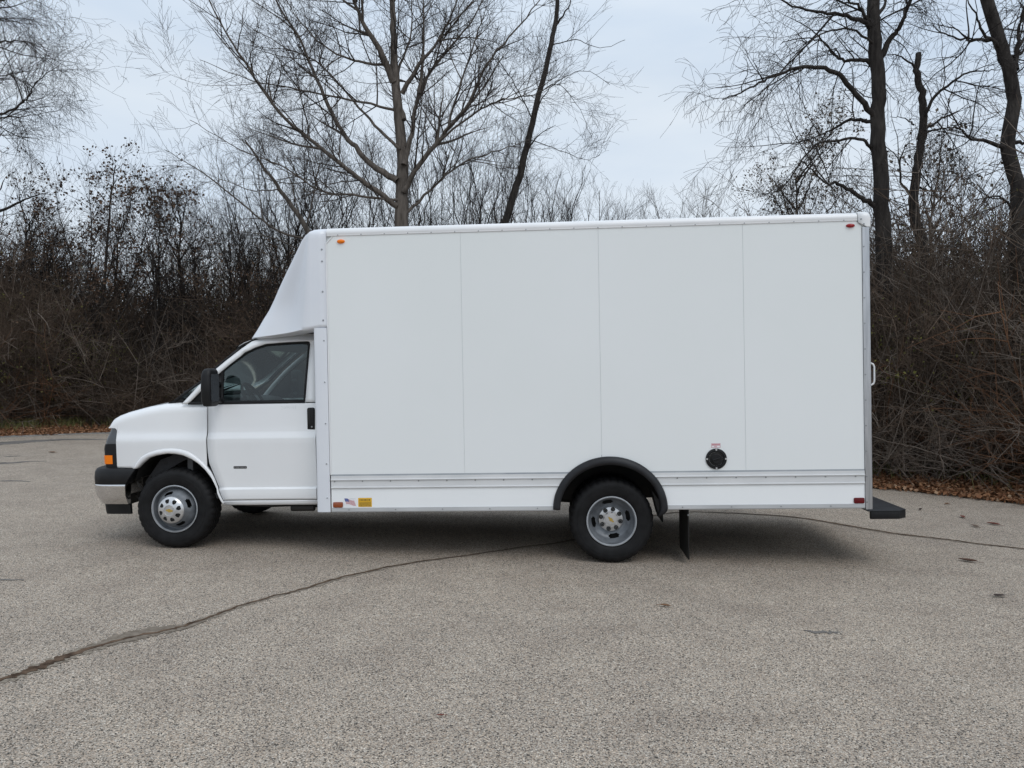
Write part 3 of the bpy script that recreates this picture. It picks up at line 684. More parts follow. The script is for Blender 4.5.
    if s < 0:
        mb = MB()
        w = wcab(0, .75)
        mb.prism(rrect(.574,.698,.742,.764,.004), -(w-.002), -(w+.004))
        for k in range(9): mb.box(.582+k*.0125, .589+k*.0125, -(w+.0048), -(w+.0035), .749, .757, 1)
        mb.build('badge', [M['black'], M['hub']], door, bevel=.001, seg=1)
        # faint grease pencil scribble under the window
        mb = MB(); sx = 1.022
        for st in ([(.0,.022),(.012,.016),(.02,.004),(.012,-.008),(.0,-.004)], [(.026,.02),(.046,-.004)], [(.046,.022),(.028,-.006)],
                   [(.056,.022),(.052,.004),(.064,.010),(.066,.022)], [(.066,.022),(.07,-.006)], [(.080,.020),(.082,.004),(.098,.006)], [(.098,.024),(.104,-.004)], [(.118,.026),(.122,-.004)]):
            mb.tube([(sx+a*1.15, -(wcab(0, 1.29+b)+.0005), 1.290+b) for a, b in st], .0017, 5)
        mb.build('pencil_mark', M['scratch'], door)
    # ---- rocker sill and rear jamb
    mb = MB()
    mb.grid([[(x, s*wcab(0, z), z) for x in (.478,.7,1.0,1.415)] for z in (.446,.432,.418,.408)])
    mb.grid([[(x, s*(wcab(0, .41)-d), z) for x in (.478,.7,1.0,1.415)] for d, z in ((0,.408),(.02,.400),(.12,.402))])
    mb.grid([[(1.358+(.062)*k, s*(wcab(0, z)-.003), z) for k in range(2)] for z in [.446+1.54*j/30 for j in range(31)]])
    mb.build('cab_side', M['paint'], truck, thick=.003, angle=40)
    # ---- headlight with stacked lamps
    hd = MB()
    def xfr(z): return float(np.interp(z, [.75,.80,.97,.98,1.06,1.13], [-.700,-.710,-.713,-.697,-.676,-.652]))
    def lampblock(z0, z1, m, dx=0., xr=-.562, dy=0.):
        rows = []
        for k in range(7):
            z = z0+(z1-z0)*k/6; x0 = xfr(z)+dx; w0 = wcab(-.62, z)+dy; r = []
            r.append((xr, s*(w0-.05), z)); r.append((xr, s*(w0+.001), z))
            for a in range(7):
                t = PI/2*a/6; r.append((x0+.045-.045*math.sin(t), s*(w0+.001-.05*(1-math.cos(t))), z))
            r += [(x0-.03, s*(w0-.17), z), (x0-.055, s*(w0-.34), z), (xr, s*(w0-.34), z)]
            rows.append(r)
        hd.grid(rows, m, True)
        n = len(rows[0]); b = len(hd.v)
        hd.f.append(tuple(range(b-n, b))); hd.m.append(m); hd.f.append(tuple(range(b-7*n, b-6*n))); hd.m.append(m)
    lampblock(.980, 1.126, 1); lampblock(.752, .977, 0)
    hl = hd.build('headlight', [M['black'], M['lens']], truck, angle=35)
    hd = MB(); lampblock(.792, .874, 0, dx=-.004, xr=-.615, dy=.004)
    hd.build('turn_signal', M['amber'], hl, angle=35)
    # ---- mirror on the door
    mb = MB()
    rows = []
    for z, x0, x1, y0, y1 in ((1.328,.425,.475,1.10,1.225),(1.336,.408,.484,1.075,1.245),(1.37,.398,.490,1.06,1.262),(1.50,.396,.491,1.055,1.268),(1.60,.399,.490,1.06,1.264),(1.645,.407,.488,1.07,1.252),(1.664,.420,.482,1.09,1.235),(1.671,.435,.472,1.12,1.21)):
        pts = rrect(x0, x1, y0, y1, min(.032, (x1-x0)*.35), 4)
        rows.append([(p[0], s*p[1], z) for p in pts])
    mb.grid(rows, 0, True)
    n = len(rows[0]); b = len(mb.v)
    mb.f += [tuple(range(b-n, b)), tuple(range(b-len(rows)*n, b-(len(rows)-1)*n))]; mb.m += [0, 0]
    mb.tube([(.46, s*1.08, 1.39), (.46, s*.98, 1.375), (.44, s*.93, 1.372)], [.026,.024,.03], 10)
    mb.tube([(.46, s*1.08, 1.55), (.45, s*.98, 1.53), (.42, s*.925, 1.52)], [.022,.02,.026], 10)
    mir = mb.build('side_mirror', M['black'], truck, angle=40)
    mb = MB(); mb.add([(.4925, s*y, z) for y, z in rrect(1.08,1.245,1.37,1.62,.02)], [tuple(range(24))])
    mb.build('mirror_glass', M['lens'], mir, smooth=False)

# ---- hood with the nose lip
mb = MB(); rows = []
def hood_half(x): return wcab(x, ztop(x)-SH)-.10
for x in (-.668,-.6665,-.663,-.655,-.63,-.58,-.50,-.40,-.27,-.11,0.,.06):
    yw = hood_half(x); r = []
    for k in range(25):
        v = -1+2*k/24; c = 1-v*v
        f = max(0, min(1, -x/.68))
        r.append((x-.11*c*f**1.5, yw*v, ztop(x)+.030*(1-abs(v)**3)*min(1, (x+.75)*6)))
    rows.append(r)
mb.grid(rows)
mb.build('hood', M['paint'], truck, thick=.003, angle=40)
# ---- grille between the headlights
mb = MB()
for z0, z1, m in ((.757,.785,0),(.80,.83,1),(.845,.875,1),(.89,.95,2),(.965,.995,1),(1.01,1.04,1),(1.055,1.085,1),(1.10,1.125,0)):
    mb.prism([(-.735+.02,-.60),(-.80,-.3),(-.815,0),(-.80,.3),(-.735+.02,.60),(-.66,.60),(-.66,-.60)], z0, z1, 'z', m)
mb.prism([(-.70,-.60),(-.76,0),(-.70,.60),(-.64,.60),(-.64,-.60)], .757, 1.12, 'z', 3)
mb.build('grille', [M['chrome'], M['black'], M['chrome'], M['under']], truck, bevel=.004)
# ---- front bumper
def bumper(name, sect, mat, parent, ends=((-.392,.965),), **kw):
    plan = [(0,0)]
    path = []
    base = [(-.40,.968),(-.60,.966),(-.70,.955),(-.755,.932),(-.790,.89),(-.812,.83),(-.845,.65),(-.885,.32),(-.895,0)]
    base = base+[(x, -y) for x, y in base[-2::-1]]
    nrm = []
    for i in range(len(base)):
        a = Vector(base[max(0, i-1)]); b = Vector(base[min(len(base)-1, i+1)]); t = (b-a).normalized()
        nrm.append(Vector((t.y, -t.x)))
    rows = []
    for (x, y), nn in zip(base, nrm):
        r = []
        for off, z, xe in sect:
            p = Vector((x, y))+nn*off*1.
            if abs(y) > .967 and x > -.5: p.x = xe
            r.append((p.x, p.y, z))
        rows.append(r)
    mb = MB(); mb.grid(rows, 0, True)
    n = len(rows[0]); b = len(mb.v)
    mb.f += [tuple(range(n)), tuple(range(b-n, b))]; mb.m += [0, 0]
    return mb.build(name, mat, parent, **kw)
# check the outward side of the path once: the normal must point away from the truck
sg = 1
bp = bumper('bumper', [(-.10,.606,-.46),(.030*sg,.606,-.462),(.034*sg,.66,-.43),(.028*sg,.72,-.39),(.010*sg,.750,-.370),(-.02,.760,-.36),(-.10,.760,-.36)], M['black'], truck, bevel=.004, angle=50)
bumper('chrome_strip', [(-.07,.603,-.464),(.032*sg,.603,-.464),(.036*sg,.594,-.466),(.031*sg,.57,-.468),(.022*sg,.50,-.472),(-.006*sg,.45,-.474),(-.03*sg,.412,-.476),(-.07,.412,-.476)], M['chrome'], bp, angle=50)
bumper('valance', [(-.085,.409,-.47),(-.050*sg,.409,-.47),(-.055*sg,.36,-.468),(-.062*sg,.312,-.466),(-.085,.312,-.466)], M['black'], bp, angle=50)
# ---- cowl, wipers, windscreen, roof
mb = MB(); rows = []
for x, z, hw in ((-.11,1.352,.80),(-.06,1.375,.82),(-.02,1.390,.84),(.04,1.392,.86)):
    rows.append([(x-.09*(1-(k/10-1)**2), hw*(k/10-1), z+.022*(1-abs(k/10-1)**3)) for k in range(21)])
mb.grid(rows)
mb.prism([(.07,1.350),(-.09,1.350),(-.085,1.362),(-.02,1.392),(.03,1.405),(.06,1.38)], -.89, -.82); mb.prism([(.07,1.350),(-.09,1.350),(-.085,1.362),(-.02,1.392),(.03,1.405),(.06,1.38)], .82, .89)
for y in (-.62, .05): mb.tube([(-.10, y, 1.41), (-.02, y+.1, 1.45), (.14, y+.42, 1.565)], .009, 6); mb.tube([(-.02, y-.1, 1.455), (.14, y+.42, 1.57), (.18, y+.6, 1.60)], .007, 6)
mb.build('cowl', M['black'], truck, angle=40)
WS = [(-.03,1.372),(.085,1.456),(.234,1.556),(.362,1.676),(.49,1.780),(.602,1.868)]
mb = MB(); rows = []; rim = []
for i, (x, z) in enumerate(WS):
    hw = float(np.interp(z, [1.37,1.88], [.895,.845]))
    rows.append([(x-.10*(1-(k/12-1)**2), hw*(k/12-1), z+.004) for k in range(25)])
mb.grid(rows)
ws = mb.build('windshield', M['screen'], truck, angle=60)
mb = MB()
for s in (-1, 1):
    mb.grid([[(x+dx, s*(float(np.interp(z, [1.37,1.88], [.895,.845]))+dy), z+dz) for dx, dy, dz in ((-.004,-.05,.006),(-.010,-.02,.010),(-.004,-.002,.008),(.012,.004,-.006))] for x, z in WS])
mb.grid([[(x-.10*(1-(k/12-1)**2), .83*(k/12-1), z) for k in range(25)] for x, z in ((.545,1.866),(.575,1.886),(.60,1.894))])
mb.build('windshield_trim', M['black'], ws, thick=.004, angle=60)
RP = [(.585,1.888),(.63,1.915),(.70,1.940),(.80,1.958),(.938,1.972),(1.10,1.982),(1.30,1.988),(1.43,1.990)]
mb = MB(); rows = []
for x, z in RP:
    f = max(0, min(1, (.9-x)/.3)); r = []
    for k in range(25):
        v = k/12-1
        r.append((x-.10*(1-v*v)*f, .848*v, z+.035*(1-v**4)-.008))
    rows.append(r)
mb.grid(rows)
roof = mb.build('cab_roof', M['paint'], truck, thick=.004, angle=40)
for s in (-1, 1):
    mb = MB(); mb.tube([(.60, s*.855, 1.868), (.66, s*.862, 1.905), (.74, s*.866, 1.938), (.84, s*.864, 1.961), (.96, s*.858, 1.974), (1.12, s*.852, 1.984), (1.40, s*.85, 1.991)], .0075, 6)
    mb.build('drip_gutter', M['black'], roof)
# ---- cab inside
mb = MB()
mb.box(.15,1.40,-.90,.90,.45,.50); mb.box(.08,.13,-.88,.88,.45,1.33)
mb.box(1.375,1.40,-.88,.88,.46,1.10); mb.box(1.375,1.40,-.88,-.52,1.10,1.96); mb.box(1.375,1.40,.52,.88,1.10,1.96)
mb.grid([[(x, y, z) for y in (-.80,0,.80)] for x, z in ((.62,1.86),(.80,1.925),(1.38,1.945))])
mb.box(-.3,.10,-.36,.36,.42,1.2)
mb.build('cab_interior', M['dash'], truck, smooth=False)
mb = MB()
mb.prism([(.12,.85),(.12,1.33),(.02,1.37),(.18,1.385),(.34,1.36),(.44,1.30),(.46,1.18),(.40,1.0),(.34,.85)], -.86, .86)
mb.prism([(.30,1.36),(.34,1.42),(.46,1.39),(.47,1.34)], -.66, -.24)
mb.build('dashboard', M['dash'], truck, bevel=.015)
for y in (-.46, .46):
    mb = MB()
    mb.prism([(.70,.80),(.68,.90),(.74,.95),(1.18,.92),(1.22,.80)], y-.25, y+.25)
    mb.prism([(1.08,.90),(1.20,.90),(1.335,1.48),(1.30,1.545),(1.24,1.55),(1.20,1.50)], y-.24, y+.24)
    mb.box(.78,1.15,y-.2,y+.2,.50,.80)
    st = mb.build('seat', M['seat'], truck, bevel=.035, seg=3)
    mb = MB()
    mb.prism([(1.235,1.60),(1.25,1.735),(1.29,1.76),(1.325,1.745),(1.335,1.61),(1.30,1.585)], y-.135, y+.135)
    mb.tube([(1.28,y-.06,1.53),(1.285,y-.06,1.62)], .008, 6); mb.tube([(1.28,y+.06,1.53),(1.285,y+.06,1.62)], .008, 6)
    mb.build('headrest', M['seat'], st, bevel=.025, seg=3)
mb = MB()
ax = Vector((.86,0,.5)).normalized(); cen = Vector((.57,-.46,1.36)); e1 = Vector((0,1,0)); e2 = ax.cross(e1).normalized()
ring = [cen+(e1*math.cos(2*PI*k/36)+e2*math.sin(2*PI*k/36))*.19 for k in range(37)]
mb.tube(ring, .015, 8, caps=False)
for a in (200, 340, 90): mb.tube([cen-ax*.02, cen+(e1*math.cos(rad(a))+e2*math.sin(rad(a)))*.185], .017, 6)
mb.tube([cen-ax*.05, cen+ax*.01], .055, 14); mb.tube([cen-ax*.30, cen-ax*.03], .035, 10)
mb.build('steering_wheel', M['under'], truck, angle=50)

# ---- nose cone over the cab
SIL = [(.680,1.950),(.735,2.03),(.795,2.12),(.86,2.212),(.925,2.304),(1.005,2.42),(1.09,2.534),(1.165,2.63),(1.235,2.72),(1.272,2.77),(1.306,2.81),(1.345,2.845),(1.388,2.870),(1.435,2.889),(1.485,2.898),(1.552,2.901)]
mb = MB(); rows = []
for i, (xfz, z) in enumerate(SIL):
    rr = .062
    def hw(zz): return 1.2 if zz < 2.838 else 1.2-(rr-math.sqrt(max(0, rr*rr-(zz-2.838)**2)))
    H = hw(z)
    d = max(0.0, (1.40-xfz))
    half = []
    t = min(1, d/.62)
    seamx = 1.552
    fl = max(xfz, 1.40)                       # flat side back of here
    half += [(seamx, H), ((seamx+fl)/2, H), (fl+.004, H)]
    if d > 0:
        k = min(1, t*1.12+.05)
        for f, h in ((.91,.004),(.86,.022),(.79,.068),(.70,.125),(.61,.170),(.50,.205),(.38,.235),(.26,.265),(.15,.300),(.06,.345),(0,.44)): half.append((xfz+f*d, H-h*k))
        half += [(xfz-.02*t, .55), (xfz-.04*t, .28), (xfz-.045*t, 0)]
    else:
        half += [(xfz, H-.01-.04*k) for k in range(11)]+[(xfz, .55), (xfz, .28), (xfz, 0)]
    full = [(x, -y, z) for x, y in half]+[(x, y, z) for x, y in half[-2::-1]]
    rows.append(full)
# round the lower lip, then close the underside over the cab roof
first = rows[0]
def inset(r, k, dz): return [(1.552-(1.552-p[0])*(k if p[0] < 1.5 else 1), p[1]*k, p[2]+dz) for p in r]
lowz = lambda x: float(np.interp(x, [.66,.90,1.10,1.25,1.34,1.41,1.42,1.56], [1.942,1.955,1.972,1.985,1.992,2.005,2.016,2.016]))
base_row = [(p[0], p[1], lowz(p[0])) for p in first]
rows[0] = [(p[0], p[1], max(lowz(p[0])+.012, 0)) for p in first]
under1 = [(p[0]+(1.552-p[0])*.02, p[1]*.985, lowz(p[0])) for p in first]
under2 = [(p[0]+(1.552-p[0])*.08, p[1]*.90, lowz(p[0])-.004+.004*(p[0] < 1)) for p in first]
under3 = [(p[0]+(1.552-p[0])*.22, p[1]*.68, lowz(p[0])+.015) for p in first]
# rows above the lip must stay above it
for i in range(1, len(rows)):
    rows[i] = [(x, y, max(z, lowz(x)+.012+.02*i) if i < 6 else z) for x, y, z in rows[i]]
mb.grid([under3, under2, under1]+rows)
nose = mb.build('nose_cone', M['gel'], truck, thick=.004, angle=60)
for z in (2.71, 2.605, 2.335, 2.08):
    for a in (-1, 1):
        mb = MB(); mb.cyl((1.512, z), .0085, a*1.1985, a*1.205, 10); mb.build('rivet', M['screw'], nose)
for y in (-.56, -.22, 0, .22, .56):
    mb = MB(); xx = .635 if abs(y) < .5 else .672
    mb.prism([(xx+.05,1.985),(xx,1.99),(xx-.004,2.012),(xx+.05,2.022)], y-.05, y+.05); mb.build('clearance_light', M['amber'], nose, bevel=.004)

# =================================================================== cargo box
BX0, BX1 = 1.548, 6.200
AX, AZ, AA, AB = 4.025, .377, .474, .430       # wheel opening: half ellipse
def arch_x(z):
    t = (z-AZ)/AB
    return AA*math.sqrt(max(0, 1-t*t)) if t < 1 else 0
def arch_y(x):
    t = (x-AX)/AA
    return AZ+AB*math.sqrt(max(0, 1-t*t)) if abs(t) < 1 else 0
mb = MB()
# shell: roof, floor, front wall and the walls behind the panels
mb.box(1.43,6.255,-1.15,1.15,2.862,2.893)
for s in (-1, 1): mb.prism([(1.43,.72)]+[(AX-.52,.72)]+[(AX+.52*math.cos(PI-PI*k/16), .80+.10*math.sin(PI*k/16)) for k in range(17)]+[(6.25,.72),(6.25,2.86),(1.43,2.86)], s*1.183, s*1.16)
mb.box(1.422,1.46,-1.19,1.19,.45,2.86)
mb.box(1.43,6.25,-.48,.48,.66,.73); mb.box(1.43,3.45,-1.15,1.15,.66,.73); mb.box(4.60,6.25,-1.15,1.15,.66,.73)
box = mb.build('cargo_box', M['frp'], truck, smooth=False)
ed = [BX0, 2.752, 3.960, 5.199, BX1]
for s in (-1, 1):
    for a, b in zip(ed, ed[1:]):
        g = .0017
        bot = []
        x = a+g
        xs = sorted({a+g, b-g} | {x for x in np.linspace(AX-AA*.66, AX+AA*.66, 48) if a+g < x < b-g})
        for x in xs: bot.append((float(x), max(.702, arch_y(x))))
        poly = bot+[(b-g, 2.832), (a+g, 2.832)]
        if a == BX0 : poly = bot+[(b-g,2.832),(a+.058,2.832),(a+g,2.772)]
        if b == BX1: poly = bot+[(b-g,2.775),(b-.05,2.832),(a+g,2.832)]
        mb = MB(); mb.prism(poly, s*1.197, s*1.184)
        mb.build('side_panel', M['frp'], box, smooth=False)
    # sealant strip showing in the joints
    for x in ed[1:-1]:
        mb = MB(); mb.box(x-.004, x+.004, s*1.1835, s*1.1945, .85 if abs(x-AX) < .3 else .70, 2.832)
        mb.build('panel_joint', M['gap'], box, smooth=False)
    # roof rail
    pr = [(1.150,2.901),(1.168,2.900),(1.186,2.893),(1.199,2.880),(1.206,2.862),(1.206,2.846),(1.2045,2.842),(1.2045,2.828),(1.199,2.825),(1.150,2.825)]
    mb = MB(); mb.prism([(s*y, z) for y, z in pr], 1.556, 6.163, 'x')
    k = 1.66
    while k < 6.15:
        mb.cyl((k, 2.8335), .0065, s*1.204, s*1.2085, 8, 1); k += .209
    mb.build('roof_rail', [M['rail'], M['screw']], box, bevel=.001, seg=1, angle=28)
    # front corner post under the nose
    mb = MB()
    mb.prism([(1.418,s*1.12),(1.418,s*1.185),(1.425,s*1.197),(1.440,s*1.203),(1.541,s*1.203),(1.541,s*1.17),(1.46,s*1.17),(1.46,s*1.12)], .367, 2.012, 'z')
    for z in (1.90,1.53,1.16,.80,.495): mb.cyl((1.515, z), .0085, s*1.202, s*1.208, 10, 1)
    mb.build('corner_post', [M['gel'], M['screw']], box, bevel=.002, seg=1)
    mb = MB(); mb.prism([(1.546,s*1.198),(1.546,s*1.2045),(1.556,s*1.2045),(1.556,s*1.198)], .70, 2.762, 'z')
    mb.tube([(1.551,s*1.2,2.762),(1.610,s*1.2,2.823)], .005, 6)
    mb.build('edge_trim', M['rail'], box, smooth=False)
    # rear post and corner cap
    mb = MB()
    mb.prism([(6.201,s*1.17),(6.201,s*1.200),(6.203,s*1.2055),(6.222,s*1.2055),(6.224,s*1.203),(6.250,s*1.203),(6.262,s*1.198),(6.269,s*1.185),(6.269,s*1.06),(6.235,s*1.06),(6.235,s*1.17)], .358, 2.772, 'z')
    z = .42
    while z < 2.75: mb.cyl((6.2125, z), .0065, s*1.205, s*1.2095, 8, 1); z += .2185
    mb.build('rear_post', [M['alu'], M['screw']], box, angle=28)
    mb = MB()
    rows = []
    oc = [(1.150,2.907),(1.170,2.906),(1.189,2.898),(1.203,2.884),(1.2095,2.864),(1.2095,2.842)]
    for x, k in ((6.165,0),(6.240,0),(6.262,.006),(6.274,.016),(6.280,.032)):
        r = [(x, s*(1.15-.3), 2.907-k)]+[(x, s*(y-k*.9), z-k*(1 if i < 4 else .2)) for i, (y, z) in enumerate(oc)]
        zl_ = 2.775 if x > 6.19 else 2.815
        r += [(x, s*(1.2095-k*.9), zl_), (x, s*(1.17-k), zl_)]
        rows.append(r)
    mb.grid(rows)
    for x, z in ((6.19,2.838),(6.213,2.795)): mb.cyl((x, z), .007, s*1.209, s*1.2135, 8, 1)
    mb.build('corner_cap', [M['rail'], M['screw']], box, thick=.003, angle=45)
    # skirt: rub rails, lower panel, bottom edge; cut by the wheel opening
    def strips(mb, prof, m=0, x0=BX0+.004, x1=6.198):
        zz = [p[1] for p in prof]
        def cutx(z): return arch_x(max(z, AZ))
        for side in (0, 1):
            rows = []
            for y, z in prof:
                c = cutx(z)
                a, b = (x0, AX-c) if side == 0 else (AX+c, x1)
                rows.append([(a+(b-a)*k/6, s*y, z) for k in range(7)])
            mb.grid(rows, m)
    mb = MB()
    rail_p = [(1.182,.706),(1.184,.7035),(1.184,.690),(1.2035,.6895),(1.2035,.662),(1.2115,.660),(1.2125,.654),(1.210,.649),(1.2020,.648),(1.2020,.592),(1.2105,.590),(1.2115,.584),(1.209,.579),(1.199,.5785),(1.186,.577)]
    strips(mb, rail_p)
    k = 1.585
    while k < 6.17:
        if abs(k-AX) > .46: mb.cyl((k, .6415), .0065, s*1.2015, s*1.206, 8, 1)
        k += .252
    mb.build('rub_rail', [M['rail_grey'], M['screw']], box, angle=25)
    mb = MB(); strips(mb, [(1.186,.7045),(1.1985,.7035),(1.1985,.690),(1.186,.6895)]); mb.build('recess_shade_strip', M['recess_shade'], box, angle=25)  # added grey strip painting the shaded recess line below the side panels
    mb = MB(); strips(mb, [(1.188,.580),(1.198,.576),(1.198,.48),(1.198,.405),(1.188,.402)]); mb.build('skirt_panel', M['skirt'], box, angle=25)
    mb = MB(); strips(mb, [(1.186,.4045),(1.204,.404),(1.2045,.374),(1.200,.366),(1.14,.366)])
    k = 1.71
    while k < 6.17:
        if abs(k-AX) > .50: mb.cyl((k, .388), .006, s*1.2035, s*1.208, 8, 1)
        k += .42
    mb.build('bottom_rail', [M['edge'], M['screw']], box, angle=25)
    # black flare round the rear wheels
    mb = MB(); rows = []
    for k in range(65):
        a = PI-PI*k/64*1.0
        ca, sa = math.cos(a), math.sin(a)
        r = []
        for t, y in ((0,1.199),(0,1.214),(.12,1.226),(.35,1.238),(.62,1.244),(.86,1.240),(1.0,1.228),(1.0,1.16)):
            ea = .497+(.436-.497)*t; eb = .458+(.388-.458)*t
            r.append((AX+ea*ca, s*y, AZ+eb*sa))
        rows.append(r)
    last = rows[-1]
    rows.append([(p[0]-.004-.02*i/7, p[1], AZ-.012-.062*(i/7)) for i, p in enumerate(last)])
    mb.grid(rows)
    mb.build('rear_wheel_flare', M['grey_plastic'], box, thick=.003, angle=40)
    mb = MB()
    mb.grid([[(AX+.50*math.cos(PI-PI*k/24), s*y, .36+.50*math.sin(PI*k/24)*(.98)) for k in range(25)] for y in (1.17,.50)])
    mb.prism([(AX+.50*math.cos(PI-PI*k/24), .36+.49*math.sin(PI*k/24)) for k in range(25)], s*.50, s*.48)
    mb.prism([(4.40,.52),(4.47,.42),(4.475,.31),(4.455,.30),(4.43,.40)], s*1.15, s*.90)
    mb.build('rear_wheel_housing', M['under'], box, smooth=False)
    # lamps and reflectors on the side
    def lens(name, mat, x0, x1, z0, z1, y, oval):
        mb = MB()
        if oval:
            cx, cz, a, b = (x0+x1)/2, (z0+z1)/2, (x1-x0)/2, (z1-z0)/2
            rows = [[(cx+a*k*math.cos(2*PI*i/24), s*(y+h), cz+b*k*math.sin(2*PI*i/24)) for i in range(24)] for k, h in ((1.06,-.002),(1.02,.006),(.85,.016),(.45,.022),(.02,.024))]
            mb.grid(rows, 0, True)
        else: mb.prism(rrect(x0,x1,z0,z1,.010), s*(y-.002), s*(y+.009))
        return mb.build(name, mat, box, bevel=0 if oval else .002, angle=40)
    lens('marker_light', M['amber'], 1.650,1.719,2.759,2.795,1.197,True)['label'] = 'amber oval marker light'
    lens('marker_light', M['red'], 6.070,6.142,2.770,2.803,1.197,True)['label'] = 'red oval marker light'
    lens('reflector', M['amber_dark'], 1.566,1.655,.408,.457,1.198,False)['label'] = 'amber reflector'
    lens('reflector', M['red_dark'], 6.105,6.193,.409,.457,1.198,False)['label'] = 'red reflector'
    # decals
    mb = MB(); Y = -1.1985 if s < 0 else 1.1985
    def quad(pts, m, d): mb.add([(x, Y+s*d, z) for x, z in pts], [tuple(range(len(pts)))], m)
    fx, fz = 1.664, .412
    W, H = .115, .078
    quad([(fx,fz),(fx+W,fz),(fx+W,fz+H),(fx,fz+H)], 0, .0)
    def wv(u, v): return (fx+.004+u*(W-.010)+.018*(1-v)*0.9-.0, fz+.010+v*.048+.016*(1-u)+.004*math.sin(u*7))
    for i in range(7):
        v0, v1 = i/7, i/7+1/14
        for j in range(10):
            u0, u1 = j/10, (j+1)/10
            u0 *= .84; u1 *= .84
            quad([wv(u0,v0),wv(u1,v0),wv(u1,v1),wv(u0,v1)], 1, .0008)
    for j in range(5):
        u0, u1 = j*.34/5, (j+1)*.34/5
        quad([wv(u0,.46),wv(u1,.46),wv(u1,1.04),wv(u0,1.04)], 2, .0014)
    for j in range(4):
        for i in range(3): mb.disc((wv(.05+j*.075,.58+i*.17)[0], Y+s*.002, wv(.05+j*.075,.58+i*.17)[1]), .0016, 6, 0)
    for k in range(8): quad([(fx+.05+k*.007,fz+.071),(fx+.055+k*.007,fz+.071),(fx+.055+k*.007,fz+.075),(fx+.05+k*.007,fz+.075)], 3, .0008)
    mb.build('flag_sticker', [M['white'], M['flagred'], M['blue'], M['scratch']], box, smooth=False)['label'] = 'white sticker with a waving striped flag'
    mb = MB()
    yx, yz = 1.792, .411
    quad([(yx,yz),(yx+.124,yz),(yx+.124,yz+.081),(yx,yz+.081)], 0, 0.)
    r2 = random.Random(3)
    quad([(yx+.004,yz+.0455),(yx+.120,yz+.0455),(yx+.120,yz+.047),(yx+.004,yz+.047)], 1, .0008)
    def words(x, xe, z, h, wl):
        while x < xe-.004:
            w = min(r2.uniform(*wl), xe-x)
            quad([(x,z),(x+w,z),(x+w,z+h),(x,z+h)], 1, .0008); x += w+h*.45
    words(yx+.014, yx+.11, yz+.056, .013, (.005,.009))
    for q in range(4): words(yx+.010, yx+.115, yz+.006+q*.0095, .0045, (.003,.012))
    mb.build('yellow_sticker', [M['yellow'], M['ink']], box, smooth=False)['label'] = 'yellow sticker with small black print'
    # rear mud flap
    mb = MB(); mb.prism([(s*1.10,.345),(s*1.10,-.092),(s*1.085,-.100),(s*.62,-.096),(s*.60,-.07),(s*.60,.345)], 4.712, 4.722, 'x')
    mb.box(4.705,4.712,min(s*1.09,s*.62),max(s*1.09,s*.62),.30,.42)
    mb.cyl((4.7165,.30), .012, s*1.099, s*1.103, 8, 1)
    mb.build('mud_flap', [M['under'], M['screw']], truck, bevel=.002, seg=1)

# fuel filler on the near side
mb = MB()
fc = (4.946,.805)
mb.lathe([(-1.1975,.090),(-1.2055,.090),(-1.2085,.084),(-1.2085,.068),(-1.203,.062),(-1.185,.058)], 40, 0, (fc[0],0,fc[1]))
mb.lathe([(-1.1985,.060),(-1.198,.001)], 40, 2, (fc[0],0,fc[1]))
mb.lathe([(-1.199,.046),(-1.209,.044),(-1.212,.040),(-1.212,.001)], 32, 0, (fc[0],0,fc[1]))
hd_ = Vector((math.cos(rad(17)), 0, math.sin(rad(17))))
c0 = Vector((fc[0], -1.216, fc[1]))
mb.tube([c0-hd_*.032, c0+hd_*.032], .0075, 8)
for a in (0, 90, 180, 270): mb.cyl((fc[0]+.080*math.cos(rad(a)), fc[1]+.080*math.sin(rad(a))), .008, -1.207, -1.212, 10, 1)
mb.build('fuel_filler', [M['black'], M['hub'], M['under']], box, angle=35)
mb = MB()
def quad2(x0, x1, z0, z1, m, d): mb.add([(x0,-1.1975-d,z0),(x1,-1.1975-d,z0),(x1,-1.1975-d,z1),(x0,-1.1975-d,z1)], [(0,1,2,3)], m)
quad2(4.905,4.985,.900,.940,0,0.)
quad2(4.910,4.930,.906,.916,1,.0008); quad2(4.955,4.978,.906,.917,1,.0008)
for k in range(7): quad2(4.911+k*.010,4.918+k*.010,.926,.932,2,.0008)
mb.build('fuel_sticker', [M['pink'], M['white'], M['flagred']], box, smooth=False)['label'] = 'faded red fuel sticker'

# rear frame, roll-up door and lamps
for z0, z1, nm in ((2.70,2.89,'rear_header'),(.36,.70,'rear_sill')):
    mb = MB(); mb.box(6.232,6.266,-1.06,1.06,z0,z1); mb.build(nm, M['alu'], box, bevel=.004, seg=1)
mb = MB()
for k in range(8): mb.box(6.225,6.244,-1.055,1.055,.703+k*.2495,.948+k*.2495)
rd = mb.build('roll_up_door', M['frp'], box, bevel=.005, seg=2)
mb = MB(); mb.box(6.244,6.262,-.08,.08,.80,.92); mb.tube([(6.27,-.05,.86),(6.27,.05,.86)], .012, 8); mb.build('door_latch', M['alu'], rd, bevel=.003)
for y in (-.95, .95):
    mb = MB(); mb.box(6.266,6.285,y-.07,y+.07,.46,.62); mb.build('tail_light', M['red'], box, bevel=.008)
mb = MB()
mb.tube([(6.255,-1.08,1.615),(6.305,-1.08,1.612),(6.328,-1.08,1.600),(6.337,-1.08,1.578),(6.337,-1.08,1.452),(6.328,-1.08,1.430),(6.305,-1.08,1.418),(6.255,-1.08,1.415)], .008, 10)
mb.build('grab_handle', M['rail'], box, angle=60)
